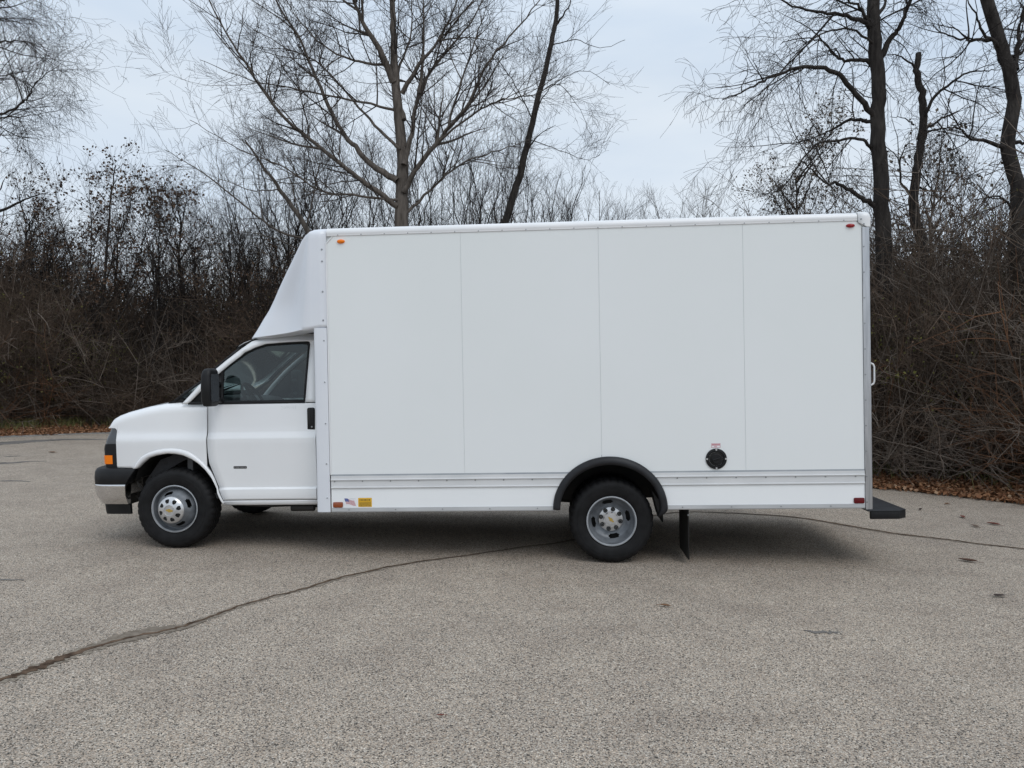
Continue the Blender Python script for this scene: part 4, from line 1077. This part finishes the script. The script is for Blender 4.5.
# step bumper
mb = MB()
mb.prism([(6.262,-1.10),(6.53,-1.10),(6.615,-1.03),(6.615,1.03),(6.53,1.10),(6.262,1.10)], .318, .326, 'z', 1)
mb.prism([(6.285,-1.098),(6.528,-1.098),(6.612,-1.028),(6.612,1.028),(6.528,1.098),(6.285,1.098),(6.285,1.07),(6.52,1.07),(6.585,1.015),(6.585,-1.015),(6.52,-1.07),(6.285,-1.07)], .252, .3175, 'z', 0)
x = 6.30
for i in range(10):
    for j in range(62):
        xx = 6.285+i*.032; yy = -1.06+j*.0345
        if xx+yy*-1 < 7.60 or True:
            a = .007 if (i+j) % 2 else -.007
            if xx < 6.60: mb.add([(xx-.009,yy-a,.3275),(xx,yy-.003,.3275),(xx+.009,yy+a,.3275),(xx,yy+.003,.3275)], [(0,1,2,3)], 1)
mb.build('step_bumper', [M['black'], M['grey_plastic']], truck, bevel=.006, seg=2)

# =================================================================== wheels
R = .372
def tyre(mb_w):
    mb = MB()
    NS = 144
    yo = -.020                                  # sidewall bulges past the rim flange
    W = mb_w
    prof = [(.012,.214),(.002,.222),(-.008,.232),(-.016,.250),(yo-.002,.275),(yo-.003,.300),(yo-.0005,.302),(yo-.001,.322),(-.014,.340),(-.006,.352),(.004,.3605),(.014,.3665),
            (.024,.3695),(.050,.3712),(.0505,.362),(.058,.362),(.0585,.3716),(.088,.372),(.0885,.362),(.098,.362),(.0985,.372),(.128,.372),(.1285,.362),(.138,.362),(.1385,.3716),(W-.045,.3705),
            (W-.03,.3695),(W-.02,.3665),(W-.010,.3605),(W,.352),(W+.008,.340),(W+.014,.318),(W+.016,.29),(W+.006,.25),(W-.02,.222)]
    def rm(j, i, r):
        if r > .3715 or .3695 <= r <= .3713: return r-(.007 if (i % 4 == 0) else 0)
        if .350 <= r < .3695: return r-(.0075 if (i % 4 == 0) else 0)
        return r
    return mb.lathe(prof, NS, 0, rmod=rm)
def slot(seg, rings, offs, half):
    cells = set()
    for o in offs:
        for i in range(seg):
            d = (i+.5)/seg*360-o
            d = (d+180) % 360-180
            for j, hw in rings:
                if abs(d) < hw: cells.add((j, i))
    return lambda j, i: (j, i) in cells
def emblem(mb, y, m, ang=0., sc_=1.):
    pts = [(-.034,.0),(-.030,.011),(-.012,.011),(-.012,.015),(.012,.015),(.012,.0085),(.034,.004),(.030,-.011),(.012,-.011),(.012,-.015),(-.012,-.015),(-.012,-.0085)]
    ca, sa = math.cos(ang), math.sin(ang)
    mb.prism([((x*ca-z*sa)*sc_, (x*sa+z*ca)*sc_) for x, z in pts], y, y-.002, 'y', m)
def front_wheel():
    SEG = 192
    mb = MB()
    prof = [(.012,.214),(-.004,.222),(-.010,.220),(-.011,.214),(.000,.206),(.030,.200),(.050,.194),(.052,.188),(.030,.182),(.012,.170),(.002,.164),(-.010,.157),(-.022,.148),(-.032,.140),(-.044,.132),(-.058,.124),(-.064,.118),(-.064,.02)]
    sk = slot(SEG, [(10,13),(11,17),(12,15)], [108, 21, -66, -156], 0)
    mb.lathe(prof, SEG, 0, skip=lambda j, i: j < 4 or sk(j, i)); mb.lathe(prof[:5], SEG, 2)
    mb.lathe([(.012,.214),(.10,.20),(.17,.20)], 64, 1)
    mb.lathe([(.085,.19),(.085,.02)], 48, 1)
    w = mb.build('wheel', [M['steel'], M['under'], M['rimlip']], None, angle=30)
    mb = MB()
    sk2 = slot(160, [(3,9.5),(4,11.5),(5,11.5),(6,9)], [22.5*(2*k+1)-8 for k in range(8)], 0)
    mb.lathe([(-.060,.124),(-.072,.124),(-.080,.119),(-.088,.104),(-.093,.096),(-.097,.088),(-.100,.079),(-.103,.068),(-.106,.056),(-.108,.050),(-.104,.048),(-.104,.001)], 160, 0, skip=sk2)
    mb.lathe([(-.082,.112),(-.082,.05)], 48, 1)
    for k in range(8):
        a = rad(22.5*(2*k+1)-8); mb.cyl((.086*math.cos(a), .086*math.sin(a)), .010, -.08, -.09, 6, 1)
    emblem(mb, -.1045, 2)
    mb.build('hub_cap', [M['hub'], M['under'], M['gold']], w, angle=30)
    tyre(.205).build('tyre', M['rubber'], w, angle=35)
    return w
def rear_wheel():
    SEG = 192
    mb = MB()
    prof = [(.012,.214),(-.004,.222),(-.010,.220),(-.011,.214),(.000,.206),(.035,.200),(.060,.196),(.075,.186),(.092,.180),(.104,.174),(.112,.165),(.120,.156),(.128,.147),(.134,.138),(.138,.128),(.140,.112),(.142,.02)]
    sk = slot(SEG, [(9,14),(10,17.5),(11,17),(12,13)], [100, 10, -80, 190], 0)
    mb.lathe(prof, SEG, 0, skip=lambda j, i: j < 4 or sk(j, i)); mb.lathe(prof[:5], SEG, 2)
    mb.lathe([(.19,.19),(.19,.02)], 48, 1)
    w = mb.build('wheel', [M['steel'], M['under'], M['rimlip']], None, angle=30)
    mb = MB()
    mb.lathe([(.139,.112),(.110,.110),(.104,.106),(.103,.064)], 48, 0)
    for k in range(8):
        a = rad(45*k+22.5+9); mb.cyl((.0895*math.cos(a), .0895*math.sin(a)), .021, .106, .100, 14, 1); mb.cyl((.0895*math.cos(a), .0895*math.sin(a)), .011, .10, .094, 6, 1)
    gear = [((.070 if (i % 4) in (0, 1) else .060)*math.cos(2*PI*(i+.5)/32), (.070 if (i % 4) in (0, 1) else .060)*math.sin(2*PI*(i+.5)/32)) for i in range(32)]
    mb.prism(gear, .105, .080, 'y', 0)
    mb.cyl((0,0), .046, .081, .072, 28, 0)
    emblem(mb, .071, 2, rad(-38))
    mb.build('hub_cap', [M['hub'], M['under'], M['gold']], w, bevel=.0015, seg=1, angle=30)
    tyre(.205).build('tyre', M['rubber'], w, angle=35)
    return w
def put(w, x, y, flip):
    zl = (R-math.sin(RAKE)*x)/math.cos(RAKE)
    w.parent = truck; w.location = (x, y, zl); w.rotation_euler = (0, 0, PI if flip else 0)
def copy_wheel(w):
    c = w.copy(); C.objects.link(c)
    for ch in w.children:
        d = ch.copy(); C.objects.link(d); d.parent = c
    return c
fw = front_wheel(); rw = rear_wheel()
fw2 = copy_wheel(fw); rw2 = copy_wheel(rw); ri = copy_wheel(rw); ri2 = copy_wheel(rw)
put(fw, 0., -.985, False); put(fw2, 0., .985, True)
put(rw, 4.04, -1.13, False); put(rw2, 4.04, 1.13, True)
put(ri, 4.04, -.62, True); put(ri2, 4.04, .62, False)
# underside: frame rails, axle, drive shaft, tank
mb = MB()
for y in (-.42, .42): mb.box(-.60,6.20,y-.035,y+.035,.42,.60)
for x in (-.55,.35,1.0,1.9,2.8,3.5,4.6,5.4,6.1): mb.box(x-.03,x+.03,-.42,.42,.46,.56)
for x in (1.95,2.6,3.2,4.9,5.5,6.0): mb.box(x-.03,x+.03,-1.12,1.12,.56,.655)
mb.tube([(4.04,-1.0,.256),(4.04,-.2,.256),(4.04,-.17,.256),(4.04,.17,.256),(4.04,.2,.256),(4.04,1.0,.256)], [.055,.055,.13,.13,.055,.055], 14)
mb.tube([(4.0,0,.26),(1.6,0,.42)], .045, 10)
mb.box(-.05,.05,-.8,.8,.30,.40)
mb.box(.65,1.30,-.78,-.50,.37,.43); mb.tube([(.62,-.86,.392),(.85,-.88,.382),(1.10,-.87,.388),(1.35,-.88,.375)], .022, 8); mb.tube([(1.08,-.9,.36),(1.30,-.9,.36)], .035, 10)
mb.tube([(-.42,-.88,.62),(-.36,-.86,.50),(-.42,-.84,.44),(-.47,-.80,.47)], .012, 6)
mb.build('chassis_frame', M['under'], truck, bevel=.004, seg=1)
mb = MB(); mb.box(4.75,5.75,-.36,.36,.30,.58); mb.build('fuel_tank', M['under'], truck, bevel=.04, seg=3)
mb = MB(); mb.tube([(1.2,.25,.36),(2.6,.25,.36),(3.4,.27,.36),(3.7,.55,.44),(4.3,.55,.50),(5.1,.62,.34),(6.0,.66,.33)], .035, 10); mb.tube([(2.3,.25,.36),(3.1,.25,.36)], .10, 14); mb.build('exhaust_pipe', M['under'], truck)
# =================================================================== trees
def unit(v): return v/(np.linalg.norm(v)+1e-9)
def wander(rg, p, d, L, r, n, wob, trop, taper=.25):
    pts = [p]; rs = [r]; st = L/n
    for i in range(1, n+1):
        d = unit(d+rg.normal(size=3)*wob+np.array([0, 0, trop]))
        p = p+d*st; pts.append(p); rs.append(max(.0026, r*(1-(1-taper)*i/n)))
    return pts, rs
def side_dir(rg, t, ang):
    a = rg.normal(size=3); a -= t*a.dot(t); a = unit(a)
    return unit(t*math.cos(ang)+a*math.sin(ang))
def sprout(rg, pts, rs, lvl, P, out):
    """side branches along a polyline, level by level"""
    L = sum(np.linalg.norm(np.subtract(b, a)) for a, b in zip(pts, pts[1:]))
    S = P['lv'][lvl]
    nb = rg.poisson(S['per_m']*L*(1-S['t0']))
    n = len(pts)-1
    for _ in range(nb):
        t = S['t0']+(1-S['t0'])*rg.uniform()**.9
        i = min(n-1, int(t*n)); f = t*n-i
        p = np.asarray(pts[i])*(1-f)+np.asarray(pts[i+1])*f; r = rs[i]*(1-f)+rs[i+1]*f
        tg = unit(np.subtract(pts[i+1], pts[i]))
        d = side_dir(rg, tg, rad(rg.uniform(*S['ang'])))
        d = unit(d+np.array([0, 0, S.get('up', .15)]))
        Lc = rg.uniform(*S['len'])*(1-.45*t*S.get('tl', 1))
        c = wander(rg, p, d, Lc, min(r*.72, S['r']*rg.uniform(.7, 1.25)*(Lc/S['len'][1])**.6), S['n'], S['wob'], S['trop'])
        out[lvl].append(c)
        if lvl+1 < len(P['lv']): sprout(rg, c[0], c[1], lvl+1, P, out)
def refine(poly, k, rg, wob):
    P = [np.array(p, float) for p in smooth3(poly, k)]
    for i in range(1, len(P)-1): P[i] = P[i]+rg.normal(size=3)*wob
    return P
def smooth3(P, k=4):
    out = []
    for i in range(len(P)-1):
        p0, p1, p2, p3 = (np.array(P[max(0, min(len(P)-1, j))], float) for j in (i-1, i, i+1, i+2))
        for t in np.arange(k)/k: out.append(.5*((2*p1)+(-p0+p2)*t+(2*p0-5*p1+4*p2-p3)*t*t+(-p0+3*p1-3*p2+p3)*t**3))
    return out+[np.array(P[-1], float)]
STD = dict(lv=[dict(per_m=3.8, t0=.10, ang=(35,65), len=(.7,2.3), r=.024, n=6, wob=.11, trop=.05, up=.12),
               dict(per_m=5.6, t0=.10, ang=(30,65), len=(.4,1.1), r=.0125, n=5, wob=.13, trop=.03),
               dict(per_m=6.0, t0=.12, ang=(25,60), len=(.2,.55), r=.0075, n=3, wob=.12, trop=.03)])
DROOP = dict(lv=[dict(per_m=3.4, t0=.10, ang=(35,70), len=(.6,2.1), r=.018, n=6, wob=.15, trop=-.02, up=.05),
                 dict(per_m=5.5, t0=.10, ang=(30,65), len=(.4,1.2), r=.012, n=5, wob=.15, trop=-.12, up=-.05),
                 dict(per_m=5.5, t0=.12, ang=(20,60), len=(.2,.7), r=.0072, n=4, wob=.12, trop=-.14, up=-.1)])
FINE = dict(lv=[dict(per_m=3.8, t0=.12, ang=(30,60), len=(.5,1.7), r=.013, n=6, wob=.10, trop=.03, up=.1),
                dict(per_m=5.4, t0=.10, ang=(25,60), len=(.4,1.0), r=.0092, n=5, wob=.10, trop=.0),
                dict(per_m=5.0, t0=.10, ang=(20,50), len=(.25,.65), r=.0062, n=3, wob=.08, trop=-.02)])
def plant(name, label, cat, trunk, tr, limbs, P, seed, bmat, tmat, leafn=0, leaf=None, lsize=.07, group=None, wob=.012, subs=5, trunk_sprout=True, lean_base=None, extra=0):
    rg = np.random.default_rng(seed)
    b = np.array(trunk[0], float)
    base = lean_base if lean_base is not None else np.array([b[0]-(trunk[1][0]-b[0])*.5, b[1], 0.])
    tl = [np.array([base[0], base[1], -.05])]+[np.array(p, float) for p in trunk]
    if abs(tl[1][2]) < .3: tl.pop(0); tl[0][2] = -.05
    T = refine(tl, subs, rg, wob*.8)
    z0 = T[0][2]; zz = np.array([p[2] for p in T])
    h = (np.arange(len(T)))/(len(T)-1)
    rr = [tr[0]*(1-k)+tr[1]*k for k in h]; rr[0] *= 1.45; rr[1] *= 1.15
    root = empty(name, tuple(base)); tag(root, label, cat, group)
    off = np.array([base[0], base[1], 0.])
    wood = [(T, rr)]; out = [[], [], []]
    for pl, r in limbs:
        L = refine(pl, subs, rg, wob); k = np.arange(len(L))/(len(L)-1)
        rl = [max(.006, r*(1-.86*q**.8)) for q in k]
        wood.append((L, rl)); sprout(rg, L, rl, 0, P, out)
        for q in range(extra):          # forks of the limb itself
            i = int(rg.uniform(.25, .8)*(len(L)-2)); d = side_dir(rg, unit(L[i+1]-L[i]), rad(rg.uniform(25, 50)))
            c = wander(rg, L[i], d, rg.uniform(1.2, 2.6), rl[i]*.7, 8, .09, .04, .12)
            wood.append(c); sprout(rg, c[0], c[1], 0, P, out)
    if trunk_sprout:
        half = len(T)//2; sprout(rg, T[half:], rr[half:], 0, P, out)
    def sh(parts, m): return [(v-off, q, m) for v, q in parts]
    by = {}
    t_main = sh(tubes(wood, 10), 0)
    np_mesh('trunk', t_main, bmat, root, smooth=True)
    tw = sh(tubes(out[0], 5), 0)+sh(tubes(out[1], 3), 0)+sh(tubes(out[2], 3), 0)
    if tw: np_mesh('crown', tw, tmat, root)
    if leafn:
        pool = out[2]+out[1]; cs = []
        for _ in range(leafn):
            pts, _r = pool[int(rg.integers(len(pool)))]; p = pts[int(rg.integers(1, len(pts)))]
            for q in range(int(rg.integers(1, 4))): cs.append(p+rg.normal(size=3)*.06-np.array([0, 0, .04]))
        V, Q = leaves(np.array(cs), lsize, rg, 0)
        np_mesh('foliage', [(V-off, Q, 0)], leaf, root)
    return root
def auto_limbs(rg, trunk, n, L, r, up=.6, t0=.25):
    T = smooth3(trunk, 4); out = []
    for k in range(n):
        t = t0+(1-t0)*(k+.5)/n; i = min(len(T)-2, int(t*(len(T)-1)))
        d = side_dir(rg, unit(T[i+1]-T[i]), rad(rg.uniform(30, 60))); d = unit(d+np.array([0, 0, up*rg.uniform(.4, 1)]))
        pts, _ = wander(rg, T[i], d, L*rg.uniform(.6, 1.1)*(1-.4*t), r, 5, .10, .06)
        out.append((pts, r*(1-.5*t)))
    return out
def auto_tree(name, label, cat, base, h, lean, seed, n, L, r, P, bmat, tmat, t0=.25, up=.6, **kw):
    rg = np.random.default_rng(seed+900)
    x, y = base
    tr = [(x+lean*k*k*h*.5+rg.normal()*.06*h*.3*k*(1-k), y+rg.normal()*.1*k, h*k) for k in np.linspace(0, 1, 6)]
    return plant(name, label, cat, tr, (r, r*.12), auto_limbs(rg, tr, n, L, r*.55, up, t0), P, seed, bmat, tmat, **kw)
SHORT = dict(lv=[dict(per_m=4.6, t0=.12, ang=(25,55), len=(.35,1.0), r=.011, n=5, wob=.10, trop=.05, up=.2)]+FINE['lv'][1:])
G, D, TW, TD = M['bark_grey'], M['bark_dark'], M['twig'], M['twig_dark']
def tree(key, *a, **k):
    t, r, l = TREES[key]; return a[0], a[1], a[2], t, r, l
def make(key, label, P, seed, b, tw, name='bare_tree', slim=.68, **k):
    t, r, l = TREES[key]; l = [(p, q*slim) for p, q in l]; return plant(name, label, 'tree', t, r, l, P, seed, b, tw, **k)
make('T1', 'large spreading bare tree with thick grey trunk and rising limbs, behind the truck roof', STD, 21, G, TW, slim=.88, extra=3)
make('T2', 'slim dark leaning trunk with thin drooping twigs, rising right of the large grey tree', FINE, 22, D, TD)
make('T3', 'tall dark bare tree with drooping limbs reaching left, behind the rear corner of the box', DROOP, 23, D, TD, slim=.85, extra=1)
make('T4', 'crooked dark tree with a broken snapped top, between two taller dark trees at the right', DROOP, 24, D, TD, trunk_sprout=False)
make('T5', 'thick bending dark tree at the right edge of the picture', DROOP, 25, D, TD, slim=.85, extra=1)
make('T6', 'bare tree whose fine twigs hang in from the upper left corner', DROOP, 26, D, TD, extra=3)
make('T7', 'bushy multi-stemmed tree holding brown leaves in its crown, left of the truck cab', SHORT, 27, D, TD, name='leafy_tree', leafn=2100, leaf=M['leaf_brown'], lsize=.085, extra=4)
make('T8', 'snapped dead trunk with a broken limb sticking out at the left edge', dict(lv=[dict(per_m=.5, t0=.2, ang=(30,60), len=(.3,.9), r=.012, n=5, wob=.12, trop=0), FINE['lv'][1], FINE['lv'][2]]), 28, D, TD, name='broken_tree', trunk_sprout=False)
make('T10', 'thin bare tree arching left behind the van cab and nose cone', FINE, 29, G, TW, extra=1)
auto_tree('leafy_tree', 'small tree with clinging grey brown leaves behind the rear end of the truck roof', 'tree', (7.9, 21.5), 7.3, -.03, 41, 24, 3.0, .11, SHORT, D, TD, leafn=3600, leaf=M['leaf_grey'], lsize=.065)
auto_tree('leafy_tree', 'low leafy tree with a few brown leaves at the left edge under the broken limb', 'tree', (-15.0, 23.5), 6.3, .05, 42, 18, 2.4, .10, FINE, D, TD, leafn=450, leaf=M['leaf_brown'], lsize=.085)
auto_tree('leafy_tree', 'leafy brown tree close on the right of the bushy multi-stemmed tree', 'tree', (-10.2, 23.4), 6.6, .05, 43, 20, 2.5, .09, FINE, D, TD, leafn=450, leaf=M['leaf_brown'], lsize=.085)
auto_tree('bare_sapling', 'thin upright sapling between the leafy brown trees and the van cab', 'tree', (-9.0, 24.5), 5.6, .02, 44, 16, 1.9, .06, FINE, D, TD)
auto_tree('bare_sapling', 'small twiggy sapling behind the windshield of the van', 'tree', (-7.6, 24.5), 5.0, .04, 45, 18, 1.9, .06, FINE, D, TD)
auto_tree('leafy_tree', 'thin tree with sparse leaves between the two tall dark trunks at the right', 'tree', (10.6, 19.5), 6.9, .0, 46, 18, 2.4, .09, FINE, D, TD, leafn=450, leaf=M['leaf_grey'], lsize=.10)
auto_tree('leafy_shrub', 'dense dark round-topped bush between the crooked tree and the right edge', 'shrub', (11.6, 18.6), 4.7, .0, 47, 26, 1.9, .09, FINE, D, TD, t0=.12, leafn=900, leaf=M['leaf_brown'], lsize=.07)
auto_tree('leafy_shrub', 'rusty brown dense bush beside the van windshield', 'shrub', (-6.9, 22.0), 3.9, .0, 48, 26, 1.7, .08, FINE, D, TD, t0=.1, leafn=1500, leaf=M['leaf_brown'], lsize=.06)
TOPS = dict(lv=[dict(per_m=3.2, t0=.45, ang=(20,50), len=(.6,1.9), r=.014, n=6, wob=.10, trop=.05, up=.25),
                dict(per_m=4.6, t0=.10, ang=(20,50), len=(.4,1.1), r=.0095, n=5, wob=.10, trop=.04, up=.2),
                dict(per_m=4.6, t0=.10, ang=(20,50), len=(.25,.7), r=.0062, n=3, wob=.08, trop=.02)])
def multi_stem(name, label, base, h, spread, n, seed, P=TOPS, bmat=D, tmat=TD, **kw):
    rg = np.random.default_rng(seed); x, y = base; limbs = []
    for k in range(n):
        a = 2*PI*(k+rg.uniform(-.3, .3))/n; e = spread*rg.uniform(.25, 1.); hh = h*rg.uniform(.72, 1.0)*(1-.12*e/spread)
        dx, dy = math.cos(a)*e, math.sin(a)*e*.7; b = rg.uniform(.2, .8)
        limbs.append(([(x+dx*q**(1+b)+rg.normal()*.10*hh*.15*(0 < q < 1), y+dy*q**(1+b), .25+hh*q) for q in (0,.2,.4,.6,.8,1.)], rg.uniform(.035,.06)))
    return plant(name, label, 'tree', [(x, y, 0.), (x, y, .25), (x+.02, y, .5)], (.16, .12), limbs, P, seed, bmat, tmat, trunk_sprout=False, wob=.03, **kw)
for k, (x, y, h, sp, n, b, lb) in enumerate([
        (-10.3, 26, 7.6, 2.4, 9, 0, 'many-stemmed bare thicket tree right of the leafy brown tree'),
        (-8.6, 26, 9.8, 2.8, 15, 0, 'many-stemmed bare thicket tree above the windshield and hood'),
        (-6.9, 25, 10.0, 2.8, 16, 0, 'many-stemmed bare thicket tree above the nose cone'),
        (-5.2, 25, 10.0, 2.4, 15, 0, 'many-stemmed bare thicket tree above the front corner of the box roof'),
        (-3.6, 24, 9.3, 2.0, 14, 0, 'many-stemmed bare thicket tree just left of the large grey trunk'),
        (-2.2, 24.5, 10.2, 2.2, 16, 0, 'dense many-stemmed thicket tree just right of the large grey trunk'),
        (-.7, 25, 10.0, 2.2, 17, 0, 'dense many-stemmed thicket tree left of the foot of the leaning trunk'),
        (.8, 26, 9.8, 2.2, 15, 0, 'many-stemmed thicket tree right of the foot of the leaning trunk'),
        (2.3, 27.5, 8.9, 2.0, 12, 0, 'low many-stemmed thicket tree left of the open gap of sky'),
        (4.3, 31, 9.4, 1.6, 9, 1, 'fan of fine upright stems left in the open gap of sky'),
        (6.2, 32, 9.3, 1.5, 8, 1, 'fan of fine upright stems in the middle of the open gap of sky'),
        (8.3, 33, 9.9, 1.8, 9, 1, 'fan of fine upright stems right of the open gap of sky'),
        (10.0, 24, 7.9, 2.0, 9, 0, 'many-stemmed thicket tree behind the rear corner of the box'),
        (13.6, 22, 7.0, 2.0, 9, 0, 'many-stemmed thicket tree behind the bending trunk at the right edge')]):
    multi_stem('thicket_tree', lb, (x, y), h, sp, n, 60+k, bmat=(D, G)[b], tmat=(TD, TW)[b], group='thicket trees whose tops show above the truck roof')
for k, (x, y, h, lb) in enumerate([(-13.5, 20.6, 1.9, 'low olive-leaved shrub at the left edge of the picture behind the leaf litter'), (-12.0, 22.0, 2.2, 'low olive-leaved shrub left of the truck bumper behind the leaf litter'),
        (-14.2, 22.3, 3.2, 'taller olive-leaved shrub inside the thicket at the left edge'), (7.75, 12.2, 1.0, 'low green-leaved shrub by the leaf litter at the right'), (6.6, 13.2, 2.2, 'green-tinged shrub just right of the rear grab handle')]):
    rgk = np.random.default_rng(400+k)
    lim = [([(x, y, .1), (x+math.cos(a)*h*.16, y+math.sin(a)*h*.16, h*.3), (x+math.cos(a)*h*.30, y+math.sin(a)*h*.3, h*.62), (x+math.cos(a)*h*.38, y+math.sin(a)*h*.38, h*.95)], .014) for a in np.linspace(0, 5.6, 9)+rgk.uniform(0, 1)]
    plant('leafy_shrub', lb, 'shrub', [(x, y, 0), (x, y, .12), (x, y, .2)], (.03, .02), lim, FINE, 400+k, D, TD, leafn=int(500+260*h), leaf=M['leaf_green'], lsize=.05, trunk_sprout=False, wob=.02)
SAPL = [(-14.6,24.0,5.6,'bare sapling furthest left in the thicket'), (-13.6,22.8,5.0,'bare sapling second from the left in the thicket'), (-12.7,24.5,6.3,'tall bare sapling left of the bushy multi-stemmed tree'),
        (-11.2,24.6,6.4,'bare sapling standing behind the bushy multi-stemmed tree'), (-10.4,22.2,4.6,'short bare sapling at the foot of the leafy brown tree'), (-9.4,23.0,5.3,'bare sapling right of the leafy brown tree'),
        (-8.3,23.6,5.2,'bare sapling above the hood of the van'), (-7.0,25.2,6.4,'bare sapling above the mirror of the van'), (-6.3,24.2,6.0,'bare sapling left of the nose cone'), (-5.6,25.6,7.6,'bare sapling rising behind the nose cone')]
for k, (x, y, h, lb) in enumerate(SAPL):
    auto_tree('bare_sapling', lb, 'tree', (x, y), h, .04*(-1)**k, 80+k, 20, 2.2, .07, FINE, D, TD, t0=.1, up=1.1, group='bare saplings in the thicket left of the truck')
# =================================================================== brush: stems and brambles nobody could count
def clump(seed, h, stems, spread, fat=1.):
    rg = np.random.default_rng(seed); o0, o1, o2 = [], [], []
    for _ in range(stems):
        a = rg.uniform(0, 2*PI); q = rg.uniform(0, .5)
        p = np.array([math.cos(a)*q, math.sin(a)*q, 0]); d = unit(np.array([math.cos(a)*spread*rg.uniform(.2, 1.3), math.sin(a)*spread*rg.uniform(.2, 1.3), 1.]))
        L = h*rg.uniform(.5, 1.15); s = wander(rg, p, d, L, fat*.011*rg.uniform(.6, 1.3), 7, .10, -.05*rg.uniform(0, 2))
        o0.append(s)
        for _ in range(rg.poisson(5.5)):
            i = int(rg.integers(1, 7)); b = wander(rg, s[0][i], side_dir(rg, unit(np.subtract(s[0][i], s[0][i-1])), rad(rg.uniform(25, 75))), rg.uniform(.4, 1.3), .0065*fat**.5, 4, .14, .0)
            o1.append(b)
            for _ in range(rg.poisson(3.2)):
                j = int(rg.integers(1, 4)); o2.append(wander(rg, b[0][j], side_dir(rg, unit(np.subtract(b[0][j], b[0][j-1])), rad(rg.uniform(25, 75))), rg.uniform(.15, .6), .004, 3, .14, 0))
    ps = tubes(o0, 4)+tubes(o1, 3)+tubes(o2, 3)
    tips = np.array([q for b in o1+o2 for q in b[0][1:]])
    v = []; f = []; nb = 0
    for a, b in ps: v.append(a); f.append(b+nb); nb += len(a)
    return np.concatenate(v), np.concatenate(f), tips
CL = [clump(300+k, [3.2,2.6,3.6,2.2,2.9,3.3][k], [30,30,26,34,30,26][k], [.35,.6,.25,.8,.45,.5][k]) for k in range(6)]
LOW = [clump(340+k, 1.2, 26, 1.3) for k in range(3)]
def inside(x, y, lo, hi):
    d = np.hypot(ES[:, 0]-x, ES[:, 1]-y); i = int(np.argmin(d)); s = (np.array([x, y])-ES[i]).dot(EN[i])
    return lo < s < hi
br = np.random.default_rng(77)
def fill(name, n, lo, hi, protos, mats, scale, xr, leafp=None, heights=None, lean=0.):
    parts = []; lv = []
    cnt = 0; tries = 0
    while cnt < n and tries < n*80:
        tries += 1
        k = int(br.integers(0, len(ES)-1)); s = lo+(hi-lo)*br.uniform()**1.25
        p = ES[k]+(ES[k+1]-ES[k])*br.uniform()+EN[k]*s
        if not (xr[0] < p[0] < xr[1]) or p[1] < 5 or not inside(p[0], p[1], lo*.8, hi+1): continue
        # only where the wood can be seen from the lot
        v, f, tips = protos[int(br.integers(len(protos)))]
        a = br.uniform(0, 2*PI); sc_ = br.uniform(*scale)
        sc_ *= 1+.45*min(1, max(0, s-1.5)/5)
        Rz = np.array([[math.cos(a), -math.sin(a), 0], [math.sin(a), math.cos(a), 0], [0, 0, br.uniform(.85, 1.15)]])*sc_
        o = np.array([p[0], p[1], float(bank_z(s))-.03])
        parts.append((v@Rz.T+o, f, int(br.uniform() < .22) if len(mats) > 1 else 0))
        if leafp and len(tips):
            t = tips[br.integers(0, len(tips), int(leafp*br.uniform(0, 2)))]@Rz.T+o
            lv.append(t+br.normal(size=t.shape)*.04)
        cnt += 1
    o = np_mesh(name, parts, mats); tag(o, kind='stuff')
    return np.concatenate(lv) if lv else None
t1 = fill('brush_thicket', 190, 1.9, 12., CL, [M['brush'], M['brush_pale']], (.9, 1.3), (-19, -4.5), 130)
t2 = fill('brush_thicket', 160, 1.6, 9., CL, [M['brush'], M['brush_pale']], (.85, 1.25), (4.6, 15), 60)
t3 = fill('brush_thicket', 75, 1.5, 10., CL, [M['brush']], (.9, 1.2), (-4.5, 4.6), 10)
fill('bramble_edge', 100, 1.6, 2.9, LOW, [M['brush'], M['brush_pale']], (.5, 1.2), (-18, 14))
ARCH = [clump(360+k, [2.6,2.0,3.0,1.6][k], [9,12,8,12][k], [.9,1.2,.7,1.4][k], 1.3) for k in range(4)]
fill('dry_stems', 20, 1.2, 3.2, ARCH, [M['brush_pale'], M['brush_rust']], (.7, 1.25), (-18, -5))
fill('dry_stems', 46, .9, 2.6, ARCH, [M['brush_pale'], M['brush_rust']], (.6, 1.15), (4.6, 14))
fill('rusty_stems', 16, .9, 2.2, ARCH, [M['brush_rust']], (.4, .8), (4.6, 14))
al = np.concatenate([t1, t2, t3]); br.shuffle(al)
kk = int(len(al)*.45)
V, Q = leaves(al[:kk], .05, br, .2); V2, Q2 = leaves(al[kk:], .05, br, .2)
tag(np_mesh('thicket_leaves', [(V, Q, 0), (V2, Q2, 1)], [M['leaf_green'], M['leaf_brown']]), kind='stuff')
